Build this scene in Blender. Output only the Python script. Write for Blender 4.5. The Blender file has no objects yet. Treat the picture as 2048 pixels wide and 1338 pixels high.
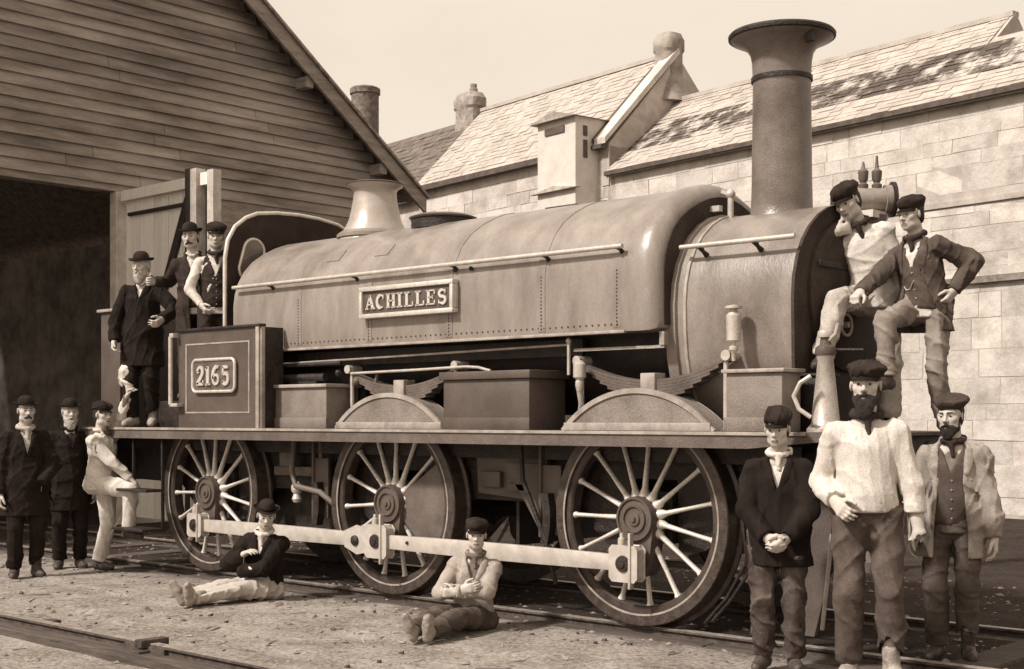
import bpy, bmesh, math, random
import numpy as np
from mathutils import Vector, Matrix
random.seed(7); np.random.seed(7)
S = bpy.context.scene
COL = S.collection
R = math.radians
# ------------------------------------------------------------------ camera
cam_d = bpy.data.cameras.new('camera'); cam = bpy.data.objects.new('camera', cam_d); COL.objects.link(cam)
YAW = R(42.3)
cam.location = (5.48, -8.47, 1.39)
cam.rotation_euler = (R(90), 0, YAW)
cam_d.sensor_width = 36; cam_d.lens = 36*2706/2048
cam_d.shift_y = (838-669)/2048
cam_d.clip_end = 600; cam_d.clip_start = .1
S.camera = cam
# ------------------------------------------------------------------ light
S.view_settings.view_transform = 'Standard'; S.view_settings.look = 'None'
S.view_settings.exposure = 0.66; S.view_settings.gamma = 1; S.view_settings.use_curve_mapping = False
SUNV = Vector((-.24, -.72, .78)).normalized()
elev = math.asin(SUNV.z); azim = math.atan2(SUNV.x, SUNV.y)
W = bpy.data.worlds.new('World'); S.world = W; W.use_nodes = True
nt = W.node_tree; N = nt.nodes; L = nt.links
bg = N['Background']
sky = N.new('ShaderNodeTexSky'); sky.sky_type = 'NISHITA'; sky.sun_disc = False
sky.sun_elevation = elev; sky.sun_rotation = azim; sky.dust_density = 5; sky.air_density = 1
bw = N.new('ShaderNodeRGBToBW'); L.new(sky.outputs[0], bw.inputs[0])
pw = N.new('ShaderNodeMath'); pw.operation = 'POWER'; pw.inputs[1].default_value = .22; L.new(bw.outputs[0], pw.inputs[0])
mulc = N.new('ShaderNodeMix'); mulc.data_type = 'RGBA'; mulc.blend_type = 'MULTIPLY'; mulc.inputs[0].default_value = 1
L.new(pw.outputs[0], mulc.inputs[6]); mulc.inputs[7].default_value = (5.15, 4.50, 3.70, 1)
tcw = N.new('ShaderNodeTexCoord'); nw = N.new('ShaderNodeTexNoise'); nw.inputs['Scale'].default_value = 3.2; nw.inputs['Detail'].default_value = 5; nw.inputs['Roughness'].default_value = .6
mpw = N.new('ShaderNodeMapping'); mpw.inputs['Scale'].default_value = (1, 1, 2.2); L.new(tcw.outputs['Generated'], mpw.inputs[0]); L.new(mpw.outputs[0], nw.inputs[0])
mrw = N.new('ShaderNodeMapRange'); mrw.inputs[1].default_value = .3; mrw.inputs[2].default_value = .7; mrw.inputs[3].default_value = .94; mrw.inputs[4].default_value = 1.05; L.new(nw.outputs[0], mrw.inputs[0])
mw = N.new('ShaderNodeMix'); mw.data_type = 'RGBA'; mw.blend_type = 'MULTIPLY'; mw.inputs[0].default_value = 1; L.new(mulc.outputs[2], mw.inputs[6]); L.new(mrw.outputs[0], mw.inputs[7])
L.new(mw.outputs[2], bg.inputs[0]); bg.inputs[1].default_value = .094
sd = bpy.data.lights.new('sun', 'SUN'); so = bpy.data.objects.new('sun', sd); COL.objects.link(so)
sd.energy = 3.0; sd.angle = R(5); sd.color = (1, .96, .90)
so.rotation_euler = SUNV.to_track_quat('Z', 'Y').to_euler(); so.location = (0, 0, 20)
# ------------------------------------------------------------------ materials
def sep(v):
    g = np.interp(v, [0, .05, .15, .3, .5, .8], [.62, .72, .80, .85, .885, .93])
    b = np.interp(v, [0, .05, .15, .3, .5, .8], [.50, .60, .68, .745, .79, .86])
    return (v, v*float(g), v*float(b), 1)
MATS = {}
def mat(name, v, rough=.7, metal=0., var=.25, scale=8., bump=.0, bscale=60., v2=None, stretch=(1,1,1), rnd=0., spec=.4, grain=.12, fac_lo=.35, fac_hi=.65):
    if name in MATS: return MATS[name]
    m = bpy.data.materials.new(name); m.use_nodes = True
    nt = m.node_tree; N = nt.nodes; L = nt.links; p = N['Principled BSDF']
    tc = N.new('ShaderNodeTexCoord'); mp = N.new('ShaderNodeMapping'); mp.inputs['Scale'].default_value = stretch
    L.new(tc.outputs['Object'], mp.inputs[0])
    n1 = N.new('ShaderNodeTexNoise'); n1.inputs['Scale'].default_value = scale; n1.inputs['Detail'].default_value = 6; n1.inputs['Roughness'].default_value = .62
    L.new(mp.outputs[0], n1.inputs[0])
    cr = N.new('ShaderNodeValToRGB'); L.new(n1.outputs[0], cr.inputs[0])
    lo = v2 if v2 is not None else v*(1-var)
    hi = v if v2 is not None else min(.9, v*(1+var))
    cr.color_ramp.elements[0].position = fac_lo; cr.color_ramp.elements[0].color = sep(lo)
    cr.color_ramp.elements[1].position = fac_hi; cr.color_ramp.elements[1].color = sep(hi)
    out = cr.outputs[0]
    if grain:
        n2 = N.new('ShaderNodeTexNoise'); n2.inputs['Scale'].default_value = 130; n2.inputs['Detail'].default_value = 3
        L.new(tc.outputs['Object'], n2.inputs[0])
        mr = N.new('ShaderNodeMapRange'); mr.inputs[1].default_value = .25; mr.inputs[2].default_value = .75
        mr.inputs[3].default_value = 1-grain*1.6; mr.inputs[4].default_value = 1+grain*1.6
        L.new(n2.outputs[0], mr.inputs[0])
        mx = N.new('ShaderNodeMix'); mx.data_type = 'RGBA'; mx.blend_type = 'MULTIPLY'; mx.inputs[0].default_value = 1
        L.new(out, mx.inputs[6]); L.new(mr.outputs[0], mx.inputs[7]); out = mx.outputs[2]
    if rnd:
        oi = N.new('ShaderNodeObjectInfo'); mr = N.new('ShaderNodeMapRange')
        mr.inputs[3].default_value = 1-rnd; mr.inputs[4].default_value = 1+rnd*.6; L.new(oi.outputs['Random'], mr.inputs[0])
        mx = N.new('ShaderNodeMix'); mx.data_type = 'RGBA'; mx.blend_type = 'MULTIPLY'; mx.inputs[0].default_value = 1
        L.new(out, mx.inputs[6]); L.new(mr.outputs[0], mx.inputs[7]); out = mx.outputs[2]
    L.new(out, p.inputs['Base Color'])
    p.inputs['Metallic'].default_value = metal
    p.inputs['Specular IOR Level'].default_value = spec
    rr = N.new('ShaderNodeMapRange'); rr.inputs[3].default_value = max(.05, rough-.12); rr.inputs[4].default_value = min(1, rough+.12)
    L.new(n1.outputs[0], rr.inputs[0]); L.new(rr.outputs[0], p.inputs['Roughness'])
    if bump:
        n3 = N.new('ShaderNodeTexNoise'); n3.inputs['Scale'].default_value = bscale; n3.inputs['Detail'].default_value = 5
        L.new(mp.outputs[0], n3.inputs[0])
        bp = N.new('ShaderNodeBump'); bp.inputs['Strength'].default_value = bump; bp.inputs['Distance'].default_value = .02
        L.new(n3.outputs[0], bp.inputs['Height']); L.new(bp.outputs[0], p.inputs['Normal'])
    MATS[name] = m
    return m
# ------------------------------------------------------------------ mesh helpers
class MB:
    def __init__(s): s.v = []; s.f = []
    def add(s, vs, fs):
        o = len(s.v); s.v += [tuple(map(float, q)) for q in vs]; s.f += [tuple(o+i for i in f) for f in fs]; return s
    def box(s, x0, x1, y0, y1, z0, z1):
        vs = [(x, y, z) for x in (x0, x1) for y in (y0, y1) for z in (z0, z1)]
        return s.add(vs, [(0,1,3,2),(4,6,7,5),(0,4,5,1),(2,3,7,6),(0,2,6,4),(1,5,7,3)])
    def obox(s, c, ax, ay, az):           # oriented box, half vectors
        c, ax, ay, az = map(Vector, (c, ax, ay, az))
        vs = [c+i*ax+j*ay+k*az for i in (-1,1) for j in (-1,1) for k in (-1,1)]
        return s.add(vs, [(0,1,3,2),(4,6,7,5),(0,4,5,1),(2,3,7,6),(0,2,6,4),(1,5,7,3)])
    def sweep(s, pts, rad, n=10, cap=True):
        pts = [Vector(p) for p in pts]
        if not hasattr(rad, '__len__'): rad = [rad]*len(pts)
        o = []; up = None
        for i, p in enumerate(pts):
            t = (pts[min(i+1, len(pts)-1)]-pts[max(i-1, 0)]).normalized()
            if up is None: up = Vector((0,0,1)) if abs(t.z) < .9 else Vector((1,0,0))
            a = t.cross(up).normalized(); b = a.cross(t).normalized(); up = b
            for k in range(n):
                th = 2*math.pi*k/n; o.append(p+(a*math.cos(th)+b*math.sin(th))*rad[i])
        fs = []
        for i in range(len(pts)-1):
            for k in range(n):
                fs.append((i*n+k, i*n+(k+1) % n, (i+1)*n+(k+1) % n, (i+1)*n+k))
        if cap: fs += [tuple(range(n))[::-1], tuple((len(pts)-1)*n+k for k in range(n))]
        return s.add(o, fs)
    def lathe(s, prof, c=(0,0,0), axis='z', n=40, closed=False):   # prof: (r, h)
        o = []
        for (r, h) in prof:
            for k in range(n):
                a = 2*math.pi*k/n; p, q = r*math.cos(a), r*math.sin(a)
                o.append({'z': (c[0]+p, c[1]+q, c[2]+h), 'y': (c[0]+p, c[1]+h, c[2]+q), 'x': (c[0]+h, c[1]+p, c[2]+q)}[axis])
        fs = []
        m = len(prof)
        for i in range(m-1 if not closed else m):
            j = (i+1) % m
            for k in range(n):
                fs.append((i*n+k, i*n+(k+1) % n, j*n+(k+1) % n, j*n+k))
        if not closed: fs += [tuple(range(n))[::-1], tuple((m-1)*n+k for k in range(n))]
        return s.add(o, fs)
    def prism(s, poly, y0, y1, plane='xz'):
        n = len(poly)
        g = {'xz': lambda p, y: (p[0], y, p[1]), 'yz': lambda p, y: (y, p[0], p[1]), 'xy': lambda p, y: (p[0], p[1], y)}[plane]
        vs = [g(p, y0) for p in poly]+[g(p, y1) for p in poly]
        fs = [tuple(range(n)), tuple(range(2*n-1, n-1, -1))]+[(i, (i+1) % n, n+(i+1) % n, n+i) for i in range(n)]
        return s.add(vs, fs)
    def loft(s, rings, closed=True, cap=True):
        n = len(rings[0]); o = [p for r in rings for p in r]; fs = []
        for i in range(len(rings)-1):
            for k in range(n if closed else n-1):
                fs.append((i*n+k, i*n+(k+1) % n, (i+1)*n+(k+1) % n, (i+1)*n+k))
        if cap: fs += [tuple(range(n))[::-1], tuple((len(rings)-1)*n+k for k in range(n))]
        return s.add(o, fs)
    def ball(s, c, r, n=10):
        r = r if hasattr(r, '__len__') else (r, r, r)
        rings = []
        for i in range(1, n):
            ph = math.pi*i/n
            rings.append([(c[0]+r[0]*math.sin(ph)*math.cos(2*math.pi*k/(2*n)), c[1]+r[1]*math.sin(ph)*math.sin(2*math.pi*k/(2*n)), c[2]+r[2]*math.cos(ph)) for k in range(2*n)])
        return s.loft(rings)
def mkmesh(name, B, m, smooth=38, bevel=0, fix=True):
    me = bpy.data.meshes.new(name); me.from_pydata(B.v, [], B.f)
    if fix or bevel:
        bm = bmesh.new(); bm.from_mesh(me)
        if bevel:
            es = [e for e in bm.edges if len(e.link_faces) == 2 and e.calc_face_angle(0) > .6]
            bmesh.ops.bevel(bm, geom=es, offset=bevel, segments=2, affect='EDGES', profile=.5, clamp_overlap=True)
        bmesh.ops.recalc_face_normals(bm, faces=bm.faces[:]); bm.to_mesh(me); bm.free()
    me.materials.append(m)
    if smooth:
        me.shade_smooth(); me.set_sharp_from_angle(angle=R(smooth))
    return me
def link(name, data, parent=None, **kw):
    o = bpy.data.objects.new(name, data); COL.objects.link(o)
    if parent is not None:
        o.parent = parent
        o.matrix_parent_inverse = Matrix.Translation(-Vector(parent.get('_loc', (0,0,0))))
    for k, v in kw.items(): o[k] = v
    return o
def ob(name, B, m, parent=None, smooth=38, bevel=0, **kw):
    return link(name, mkmesh(name, B, m, smooth, bevel), parent, **kw)
def empty(name, loc, label, cat, group=None, rz=0):
    o = bpy.data.objects.new(name, None); COL.objects.link(o); o.location = loc; o.rotation_euler.z = rz
    o.empty_display_size = .2
    o['_loc'] = tuple(loc); o['label'] = label; o['category'] = cat
    if group: o['group'] = group
    return o
def local(name, data, parent, loc=(0,0,0), rot=None, **kw):      # data already in the parent's own frame
    o = bpy.data.objects.new(name, data); COL.objects.link(o); o.parent = parent; o.location = loc
    if rot: o.rotation_euler = rot
    for k, v in kw.items(): o[k] = v
    return o
# ------------------------------------------------------------------ materials used
M_ground = None
def ground_mat():
    m = bpy.data.materials.new('ground'); m.use_nodes = True
    nt = m.node_tree; N = nt.nodes; L = nt.links; p = N['Principled BSDF']
    tc = N.new('ShaderNodeTexCoord')
    def noise(sc, det=8, ro=.6):
        n = N.new('ShaderNodeTexNoise'); n.inputs['Scale'].default_value = sc; n.inputs['Detail'].default_value = det; n.inputs['Roughness'].default_value = ro
        L.new(tc.outputs['Object'], n.inputs[0]); return n
    def ramp(src, a, b, ca, cb):
        c = N.new('ShaderNodeValToRGB'); L.new(src, c.inputs[0]); c.color_ramp.elements[0].position = a; c.color_ramp.elements[1].position = b
        c.color_ramp.elements[0].color = ca; c.color_ramp.elements[1].color = cb; return c.outputs[0]
    def mix(f, a, b, bt='MIX'):
        x = N.new('ShaderNodeMix'); x.data_type = 'RGBA'; x.blend_type = bt
        if isinstance(f, float): x.inputs[0].default_value = f
        else: L.new(f, x.inputs[0])
        L.new(a, x.inputs[6]); L.new(b, x.inputs[7]); return x.outputs[2]
    sand = ramp(noise(2.3).outputs[0], .38, .66, sep(.15), sep(.42))
    fine = ramp(noise(28, 6, .7).outputs[0], .36, .6, sep(.11), sep(.52))
    sandm = mix(.5, sand, fine)
    ash_shade = mix(.5, ramp(noise(2.4).outputs[0], .4, .66, sep(.025), sep(.07)), ramp(noise(34, 6, .7).outputs[0], .4, .66, sep(.015), sep(.11)))  # oily ash bed, toned darker still to paint in shade under the engine
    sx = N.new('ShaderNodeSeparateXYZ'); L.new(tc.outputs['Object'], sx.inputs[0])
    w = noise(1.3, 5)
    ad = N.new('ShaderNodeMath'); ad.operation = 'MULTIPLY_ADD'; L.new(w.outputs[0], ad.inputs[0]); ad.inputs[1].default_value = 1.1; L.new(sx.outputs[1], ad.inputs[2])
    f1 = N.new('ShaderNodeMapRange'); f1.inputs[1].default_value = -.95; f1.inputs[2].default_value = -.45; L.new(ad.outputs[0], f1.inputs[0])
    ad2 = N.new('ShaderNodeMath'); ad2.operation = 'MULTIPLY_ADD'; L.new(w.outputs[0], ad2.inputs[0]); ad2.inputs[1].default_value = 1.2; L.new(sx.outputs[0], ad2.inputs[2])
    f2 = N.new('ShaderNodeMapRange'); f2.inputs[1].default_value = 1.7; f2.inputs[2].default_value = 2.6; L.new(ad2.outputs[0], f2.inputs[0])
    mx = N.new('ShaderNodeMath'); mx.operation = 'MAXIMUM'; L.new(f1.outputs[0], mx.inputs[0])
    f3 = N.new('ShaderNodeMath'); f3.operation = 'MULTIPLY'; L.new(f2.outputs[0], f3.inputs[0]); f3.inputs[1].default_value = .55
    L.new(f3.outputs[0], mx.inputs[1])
    col = mix(mx.outputs[0], sandm, ash_shade)
    spk = ramp(noise(55, 4, .7).outputs[0], .56, .66, (1,1,1,1), (.35,.32,.3,1))
    col = mix(1.0, col, spk, 'MULTIPLY')
    L.new(col, p.inputs['Base Color']); p.inputs['Roughness'].default_value = .95; p.inputs['Specular IOR Level'].default_value = .1
    b = N.new('ShaderNodeBump'); b.inputs['Strength'].default_value = .9; b.inputs['Distance'].default_value = .03
    hh = mix(.5, noise(14, 8, .7).outputs[0], noise(60, 5, .7).outputs[0]); L.new(hh, b.inputs['Height']); L.new(b.outputs[0], p.inputs['Normal'])
    return m
# ------------------------------------------------------------------ ground
def sines(P, seed, k, n=6):
    rs = np.random.RandomState(seed); o = np.zeros(len(P))
    for i in range(n):
        w = rs.normal(size=P.shape[1])*k; v = rs.normal(size=P.shape[1])*k*.6
        o += np.sin(P@w+rs.rand()*6.28+1.3*np.sin(P@v+rs.rand()*6.28))
    return o/n
def gz(x, y):
    P = np.array([[x, y]]) if not hasattr(x, '__len__') else np.stack([x, y], 1)
    h = -.062+.012*sines(P, 3, 1.1)+.010*sines(P, 5, 5)+.004*sines(P, 8, 14)
    yy = P[:, 1]; wob = .10*np.sin(P[:, 0]*.9+.6)+.04*np.sin(P[:, 0]*2.7)
    for y0_ in (-2.45, -3.2): h = h-.014*np.exp(-((yy-y0_-wob)/.10)**2)+.007*np.exp(-((yy-y0_-.2-wob)/.09)**2)
    h = h-.045/(1+np.exp((yy+3.86)*40))
    return h
def build_ground():
    xs = np.concatenate([np.linspace(-300, -16, 14), np.linspace(-14, 8, 300), np.linspace(10, 300, 14)])
    ys = np.concatenate([np.linspace(-60, -9, 8), np.linspace(-7, 3, 190), np.linspace(4, 14, 30), np.linspace(20, 400, 14)])
    X, Y = np.meshgrid(xs, ys, indexing='ij'); Z = gz(X.ravel(), Y.ravel())
    far = (np.abs(X.ravel()+3) > 12) | (np.abs(Y.ravel()+2) > 6); Z = np.where(far, -.07, Z)
    nx, ny = len(xs), len(ys)
    V = np.stack([X.ravel(), Y.ravel(), Z], 1)
    i = (np.arange(nx-1)[:, None]*ny+np.arange(ny-1)[None, :]).ravel()
    F = np.stack([i, i+ny, i+ny+1, i+1], 1)
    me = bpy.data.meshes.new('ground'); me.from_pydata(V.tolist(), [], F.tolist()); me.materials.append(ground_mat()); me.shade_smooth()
    link('ground', me, kind='structure')
    # loose stones and clinker
    B = MB(); rs = random.Random(11)
    ico = [(0,0,1),(.9,0,.35),(.28,.85,.35),(-.72,.53,.35),(-.72,-.53,.35),(.28,-.85,.35)]
    for _ in range(9000):
        x = rs.uniform(-10, 6); y = rs.uniform(-6.6, 3.2)
        if -5.2 < y < -1.4 and rs.random() < .15: continue
        r = rs.choice([.008, .01, .014, .018, .03])*rs.uniform(.6, 1.2)
        z = float(gz(x, y)[0]); a = rs.uniform(0, 6.28); c, s_ = math.cos(a)*r, math.sin(a)*r
        sq = rs.uniform(.5, .9)
        vs = [(x+px_*c-py_*s_, y+(px_*s_+py_*c)*rs.uniform(.8, 1.1), z+pz_*r*sq-.004) for px_, py_, pz_ in ico]
        B.add(vs, [(0,1,2),(0,2,3),(0,3,4),(0,4,5),(0,5,1)])
    me = bpy.data.meshes.new('loose_stones'); me.from_pydata(B.v, [], B.f); me.materials.append(mat('stone_chips', .20, .9, var=.6, scale=3, grain=.2))
    link('loose_stones', me, kind='stuff', label='small loose stones and clinker scattered over the yard', category='gravel')
build_ground()
def debris():
    rs = random.Random(5); B = MB(); K = MB()
    for _ in range(420):
        x = rs.uniform(-9, 3.5); y = rs.uniform(-6.2, -1.3); z = float(gz(x, y)[0])+.004; a = rs.uniform(0, 3.14); l = rs.uniform(.02, .09); w = rs.uniform(.003, .007)
        B.obox((x, y, z), (l*math.cos(a), l*math.sin(a), rs.uniform(-.004, .004)), (-w*math.sin(a), w*math.cos(a), 0), (0, 0, .003))
    for _ in range(160):
        x = rs.gauss(-2.5, 3.2); y = rs.choice([rs.uniform(-1.75, -1.2), rs.uniform(-5, -1.5)]); z = float(gz(x, y)[0]); r = rs.uniform(.006, .016)
        K.obox((x, y, z+r*.3), (r, r*rs.uniform(-.4, .4), r*.2), (-r*.3, r*rs.uniform(.5, .9), 0), (0, r*.2, r*.6))
    ob('wood_chips', B, mat('chips', .30, .9, var=.5, scale=2), None, smooth=0, kind='stuff', label='thin chips and straws lying on the dirt', category='litter')
    ob('coal_lumps', K, mat('coal', .03, .6, v2=.06), None, smooth=0, kind='stuff', label='small lumps of coal dropped along the track side', category='coal')
debris()
M_rail = mat('rail_steel', .42, .45, .25, var=.3, scale=20, v2=.2)
M_rust = mat('rail_rust', .07, .9, 0, var=.5, scale=16, bump=.4)
M_baulk = mat('old_timber', .13, .95, 0, v2=.05, scale=6, bump=.6, bscale=30, stretch=(.4, 6, 6))
def rail(y, x0, x1, label, joint=None, low=-.12):
    e = empty('rail', ((x0+x1)/2, y, 0), label, 'rail', 'rails in the yard')
    B = MB().prism([(y-.033, 0), (y+.033, 0), (y+.036, -.012), (y+.018, -.028), (y+.018, -.052), (y+.07, -.064), (y-.07, -.064), (y-.018, -.052), (y-.018, -.028), (y-.036, -.012)], x0, x1, 'yz')
    ob('rail_section', B, M_rust, e, smooth=0)
    ob('rail_head', MB().box(x0, x1, y-.031, y+.031, .0005, .0045), M_rail, e, smooth=0)
    x = x0; i = 0
    while x < x1:
        L_ = min(3.4, x1-x); ob('baulk', MB().box(x+.01, x+L_-.01, y-.17, y+.17, -.30, -.050+.002*(i % 2)), M_baulk, e, smooth=0, bevel=.008); x += L_; i += 1
    if joint is not None:
        ob('fishplate', MB().box(joint-.22, joint+.22, y-.047, y-.02, -.05, -.012).box(joint-.012, joint+.012, y-.055, y-.03, -.075, .012), M_rust, e)
    return e
YC = -.38
rail(YC-.752, -30, 9, 'near rail of the engine track, under the spoked wheels')
rail(YC+.752, -30, 9, 'far rail of the engine track, beyond the wheels')
f_ = rail(-3.77, -14, 6, 'nearest rail, crossing the bare ground in front of the seated boys', joint=-1.83)
ob('rail_chair', MB().box(-1.90, -1.76, -3.90, -3.80, -.13, -.03).box(-1.87, -1.79, -3.86, -3.66, -.02, .028), M_rust, f_, bevel=.006)
ob('rail_chair', MB().box(-3.32, -3.20, -3.70, -3.60, -.07, -.01), M_rust, f_, bevel=.01)
# cross timbers seen at the right of the track
for i, (x, dy) in enumerate([(2.15, 0), (2.95, .1), (3.75, -.05), (4.6, .05), (-6.3, 0), (-7.2, .05), (-8.1, 0), (-9, .1)]):
    o = ob('sleeper', MB().box(x-.13, x+.13, YC-1.3+dy if x > 0 else YC-.5, YC+1.35+dy, -.2, -.038-.004*(i % 3)), M_baulk, None, bevel=.01)
    o['label'] = ['dark sleeper just in front of the buffers', 'dark sleeper one step out from the buffers', 'dark timber sleeper at the right edge of the yard', 'dark sleeper beyond the right edge', 'sleeper between the rails just behind the engine', 'second sleeper behind the engine', 'third sleeper behind the engine', 'sleeper at the mouth of the shed'][i]
    o['category'] = 'sleeper'; o['group'] = 'sleepers under the engine track'
# ------------------------------------------------------------------ engine shed
M_board = mat('weatherboard', .36, .85, var=.3, v2=.15, scale=1.3, bump=.4, bscale=22, stretch=(1, .5, 3), rnd=.17, grain=.22)
M_dark = mat('shed_dark', .38, .95, var=.4, scale=2)
M_coping0 = mat('iron_and_shade', .03, .8)  # iron of brace and stile; also paints the leaf's shadow strip and recess
M_door = mat('limewashed_door', .84, .85, var=.1, v2=.74, scale=4, bump=.3, stretch=(5, 1, .5), rnd=.1)
M_trim = mat('weathered_trim', .26, .85, var=.25, scale=6, bump=.3, stretch=(1, .5, 3))
M_postw = mat('pale_post', .5, .85, var=.2, scale=6, bump=.3)
XS = -11.1
shed = empty('engine_shed', (XS, 0, 0), 'large weatherboarded engine shed with steep gable and dark doorway at left', 'shed')
RZ = lambda y: 5.10+.738*(7.4-y) if y > -.38 else 5.10+.738*(7.4+.38)-.738*(-.38-y)
yl = -7.7
n = 0; z = 4.62; pitch = .158
while z < 10.3:
    ytop = 7.12-(z+pitch*.6-5.10)/.738 if z > 5.0 else 6.9
    ybot = -.76-ytop
    x0 = XS; th = .05
    prof = [(x0, z+pitch+.01), (x0+.012, z+pitch+.01), (x0+th, z), (x0, z)]
    ya, yb = max(yl, ybot), ytop
    if yb-ya > .3:
        splits = [ya]
        r_ = random.Random(n*3+1); c_ = ya+r_.uniform(2.5, 6)
        while c_ < yb-1: splits.append(c_); c_ += r_.uniform(5, 7)
        splits.append(yb)
        for a, b in zip(splits[:-1], splits[1:]):
            j = r_.uniform(-.004, .004)
            B = MB(); n4 = len(prof)
            B.add([(p, a+.004, q+j) for p, q in prof]+[(p, b-.004, q-j) for p, q in prof], [(0,1,2,3), (7,6,5,4)]+[(i, i+4, (i+1) % 4+4, (i+1) % 4) for i in range(4)])
            ob('board', B, M_board, shed, smooth=0)
    z += pitch; n += 1
# side portions of the front wall below the lintel
for i in range(29):
    z = 4.62-pitch*(i+1)
    for a, b in ((1.85, 3.3), (6.55, 6.9)):
        x0 = XS; prof = [(x0, z+pitch+.01), (x0+.012, z+pitch+.01), (x0+.035, z), (x0, z)]
        B = MB(); B.add([(p, a, q) for p, q in prof]+[(p, b, q) for p, q in prof], [(0,1,2,3), (7,6,5,4)]+[(k, k+4, (k+1) % 4+4, (k+1) % 4) for k in range(4)])
        ob('board', B, M_board, shed, smooth=0)
# rake boards, soffit, roof
def rake(sgn):
    yE = 7.25 if sgn > 0 else -.76-7.25; yA = -.38
    zE = 5.10-.738*.35+.10; zA = 5.10+.738*7.28+.10
    B = MB().prism([(yE, zE-.13), (yE, zE+.12), (yA, zA+.16), (yA, zA-.12)], XS+.30, XS+.35, 'yz')
    ob('rake_board', B, M_trim, shed, smooth=0)
    B = MB().prism([(yE+.02*sgn, zE+.12), (yE+.02*sgn, zE+.17), (yA, zA+.21), (yA, zA+.16)], XS-16, XS+.40, 'yz')
    ob('roof_slope', B, mat('shed_roof', .25, .9, var=.4), shed, smooth=0)
    for k in range(5):
        t = (k+.6)/5; y = yE+(yA-yE)*t; zz = zE+(zA-zE)*t-.16
        ob('purlin_end', MB().box(XS, XS+.30, y-.07, y+.07, zz-.10, zz+.06), M_trim, shed, smooth=0)
rake(1); rake(-1)
ob('wall', MB().box(XS-16, XS-.05, 6.75, 6.9, -.1, 5.05), M_dark, shed, smooth=0)
ob('wall', MB().box(XS-16, XS-.05, -7.8, -7.65, -.1, 5.0), M_dark, shed, smooth=0)
ob('back_wall', MB().prism([(-7.8, -.1), (-4.4, -.1), (-4.4, 4.6), (1.8, 4.6), (1.8, -.1), (6.9, -.1), (6.9, 5.0), (-.38, 10.2), (-7.8, 5.0)], XS-16.2, XS-16, 'yz'), M_dark, shed, smooth=0)  # unseen opening added here to let sky light into the shed
ob('wall_backing', MB().prism([(-7.7, 4.55), (6.9, 4.55), (6.9, 5.0), (-.38, 10.38), (-7.7, 5.0)], XS-.06, XS-.003, 'yz').box(XS-.06, XS-.003, 1.85, 3.3, -.1, 4.55).box(XS-.06, XS-.003, 6.55, 6.9, -.1, 4.55).box(XS-.06, XS-.003, -7.7, -4.2, -.1, 4.55), M_dark, shed, smooth=0)
ob('lintel', MB().box(XS-.2, XS+.02, -4.4, 6.85, 4.52, 4.64), M_trim, shed, smooth=0, bevel=.01)
ob('door_post', MB().box(XS-.12, XS+.05, 1.62, 1.85, -.1, 4.52), M_postw, shed, smooth=0, bevel=.01)
ob('door_post', MB().box(XS-.12, XS+.05, -4.4, -4.2, -.1, 4.52), M_postw, shed, smooth=0, bevel=.01)
ob('door_post', MB().box(XS-.12, XS+.05, 3.3, 3.5, -.1, 4.52), M_trim, shed, smooth=0, bevel=.01)
# arched head of the second opening
pts = [(3.5, 4.52)]+[(3.5+3.05*(i/12), 4.12+.27*math.sin(math.pi*i/12)) for i in range(13)]+[(6.55, 4.52)]
ob('arch_head', MB().prism(pts, XS-.10, XS+.03, 'yz'), M_trim, shed, smooth=0)
# open door leaf, swung square to the wall
leaf = ob('door_leaf', MB().box(-11.0, -9.0, 1.78, 1.82, 4.28, 4.42).box(-11.0, -9.0, 1.78, 1.82, .1, .3).box(-11.0, -9.0, 1.78, 1.82, 2.2, 2.4), M_door, shed, smooth=0, bevel=.006, label='limewashed plank door leaf folded open')
x = -11.0; k = 0
while x < -9.46:
    w = .17; ob('plank', MB().box(x+.004, x+w-.004, 1.745-.004*(k % 2), 1.778, .05, 4.40), M_door, leaf, smooth=0); x += w; k += 1
ob('top_rail', MB().box(-11.0, -9.35, 1.66, 1.742, 4.38, 4.52), M_door, leaf, smooth=0)
ob('rail_shadow', MB().box(-10.9, -9.5, 1.70, 1.742, 4.17, 4.215), M_coping0, leaf, smooth=0)  # dark strip painting the shadow below the top rail
ob('brace', MB().obox((-9.72, 1.71, 3.75), (.30, 0, .62), (0, .02, 0), (.055, 0, -.026)), M_coping0, leaf, smooth=0)
ob('stile', MB().box(-9.42, -9.28, 1.62, 1.742, .05, 4.62), M_coping0, leaf, smooth=0)
ob('stile', MB().box(-9.27, -9.14, 1.60, 1.742, .05, 4.60), M_postw, leaf, smooth=0)
ob('stile', MB().box(-8.93, -8.80, 1.62, 1.742, .05, 4.55), M_postw, leaf, smooth=0)
ob('head_piece', MB().box(-9.138, -8.932, 1.65, 1.738, 4.38, 4.54), M_door, leaf, smooth=0)
ob('recess_shade', MB().box(-9.14, -8.93, 1.745, 1.775, .05, 4.40), M_coping0, leaf, smooth=0)  # black sheet painting the shade of the recess between the stiles
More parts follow.
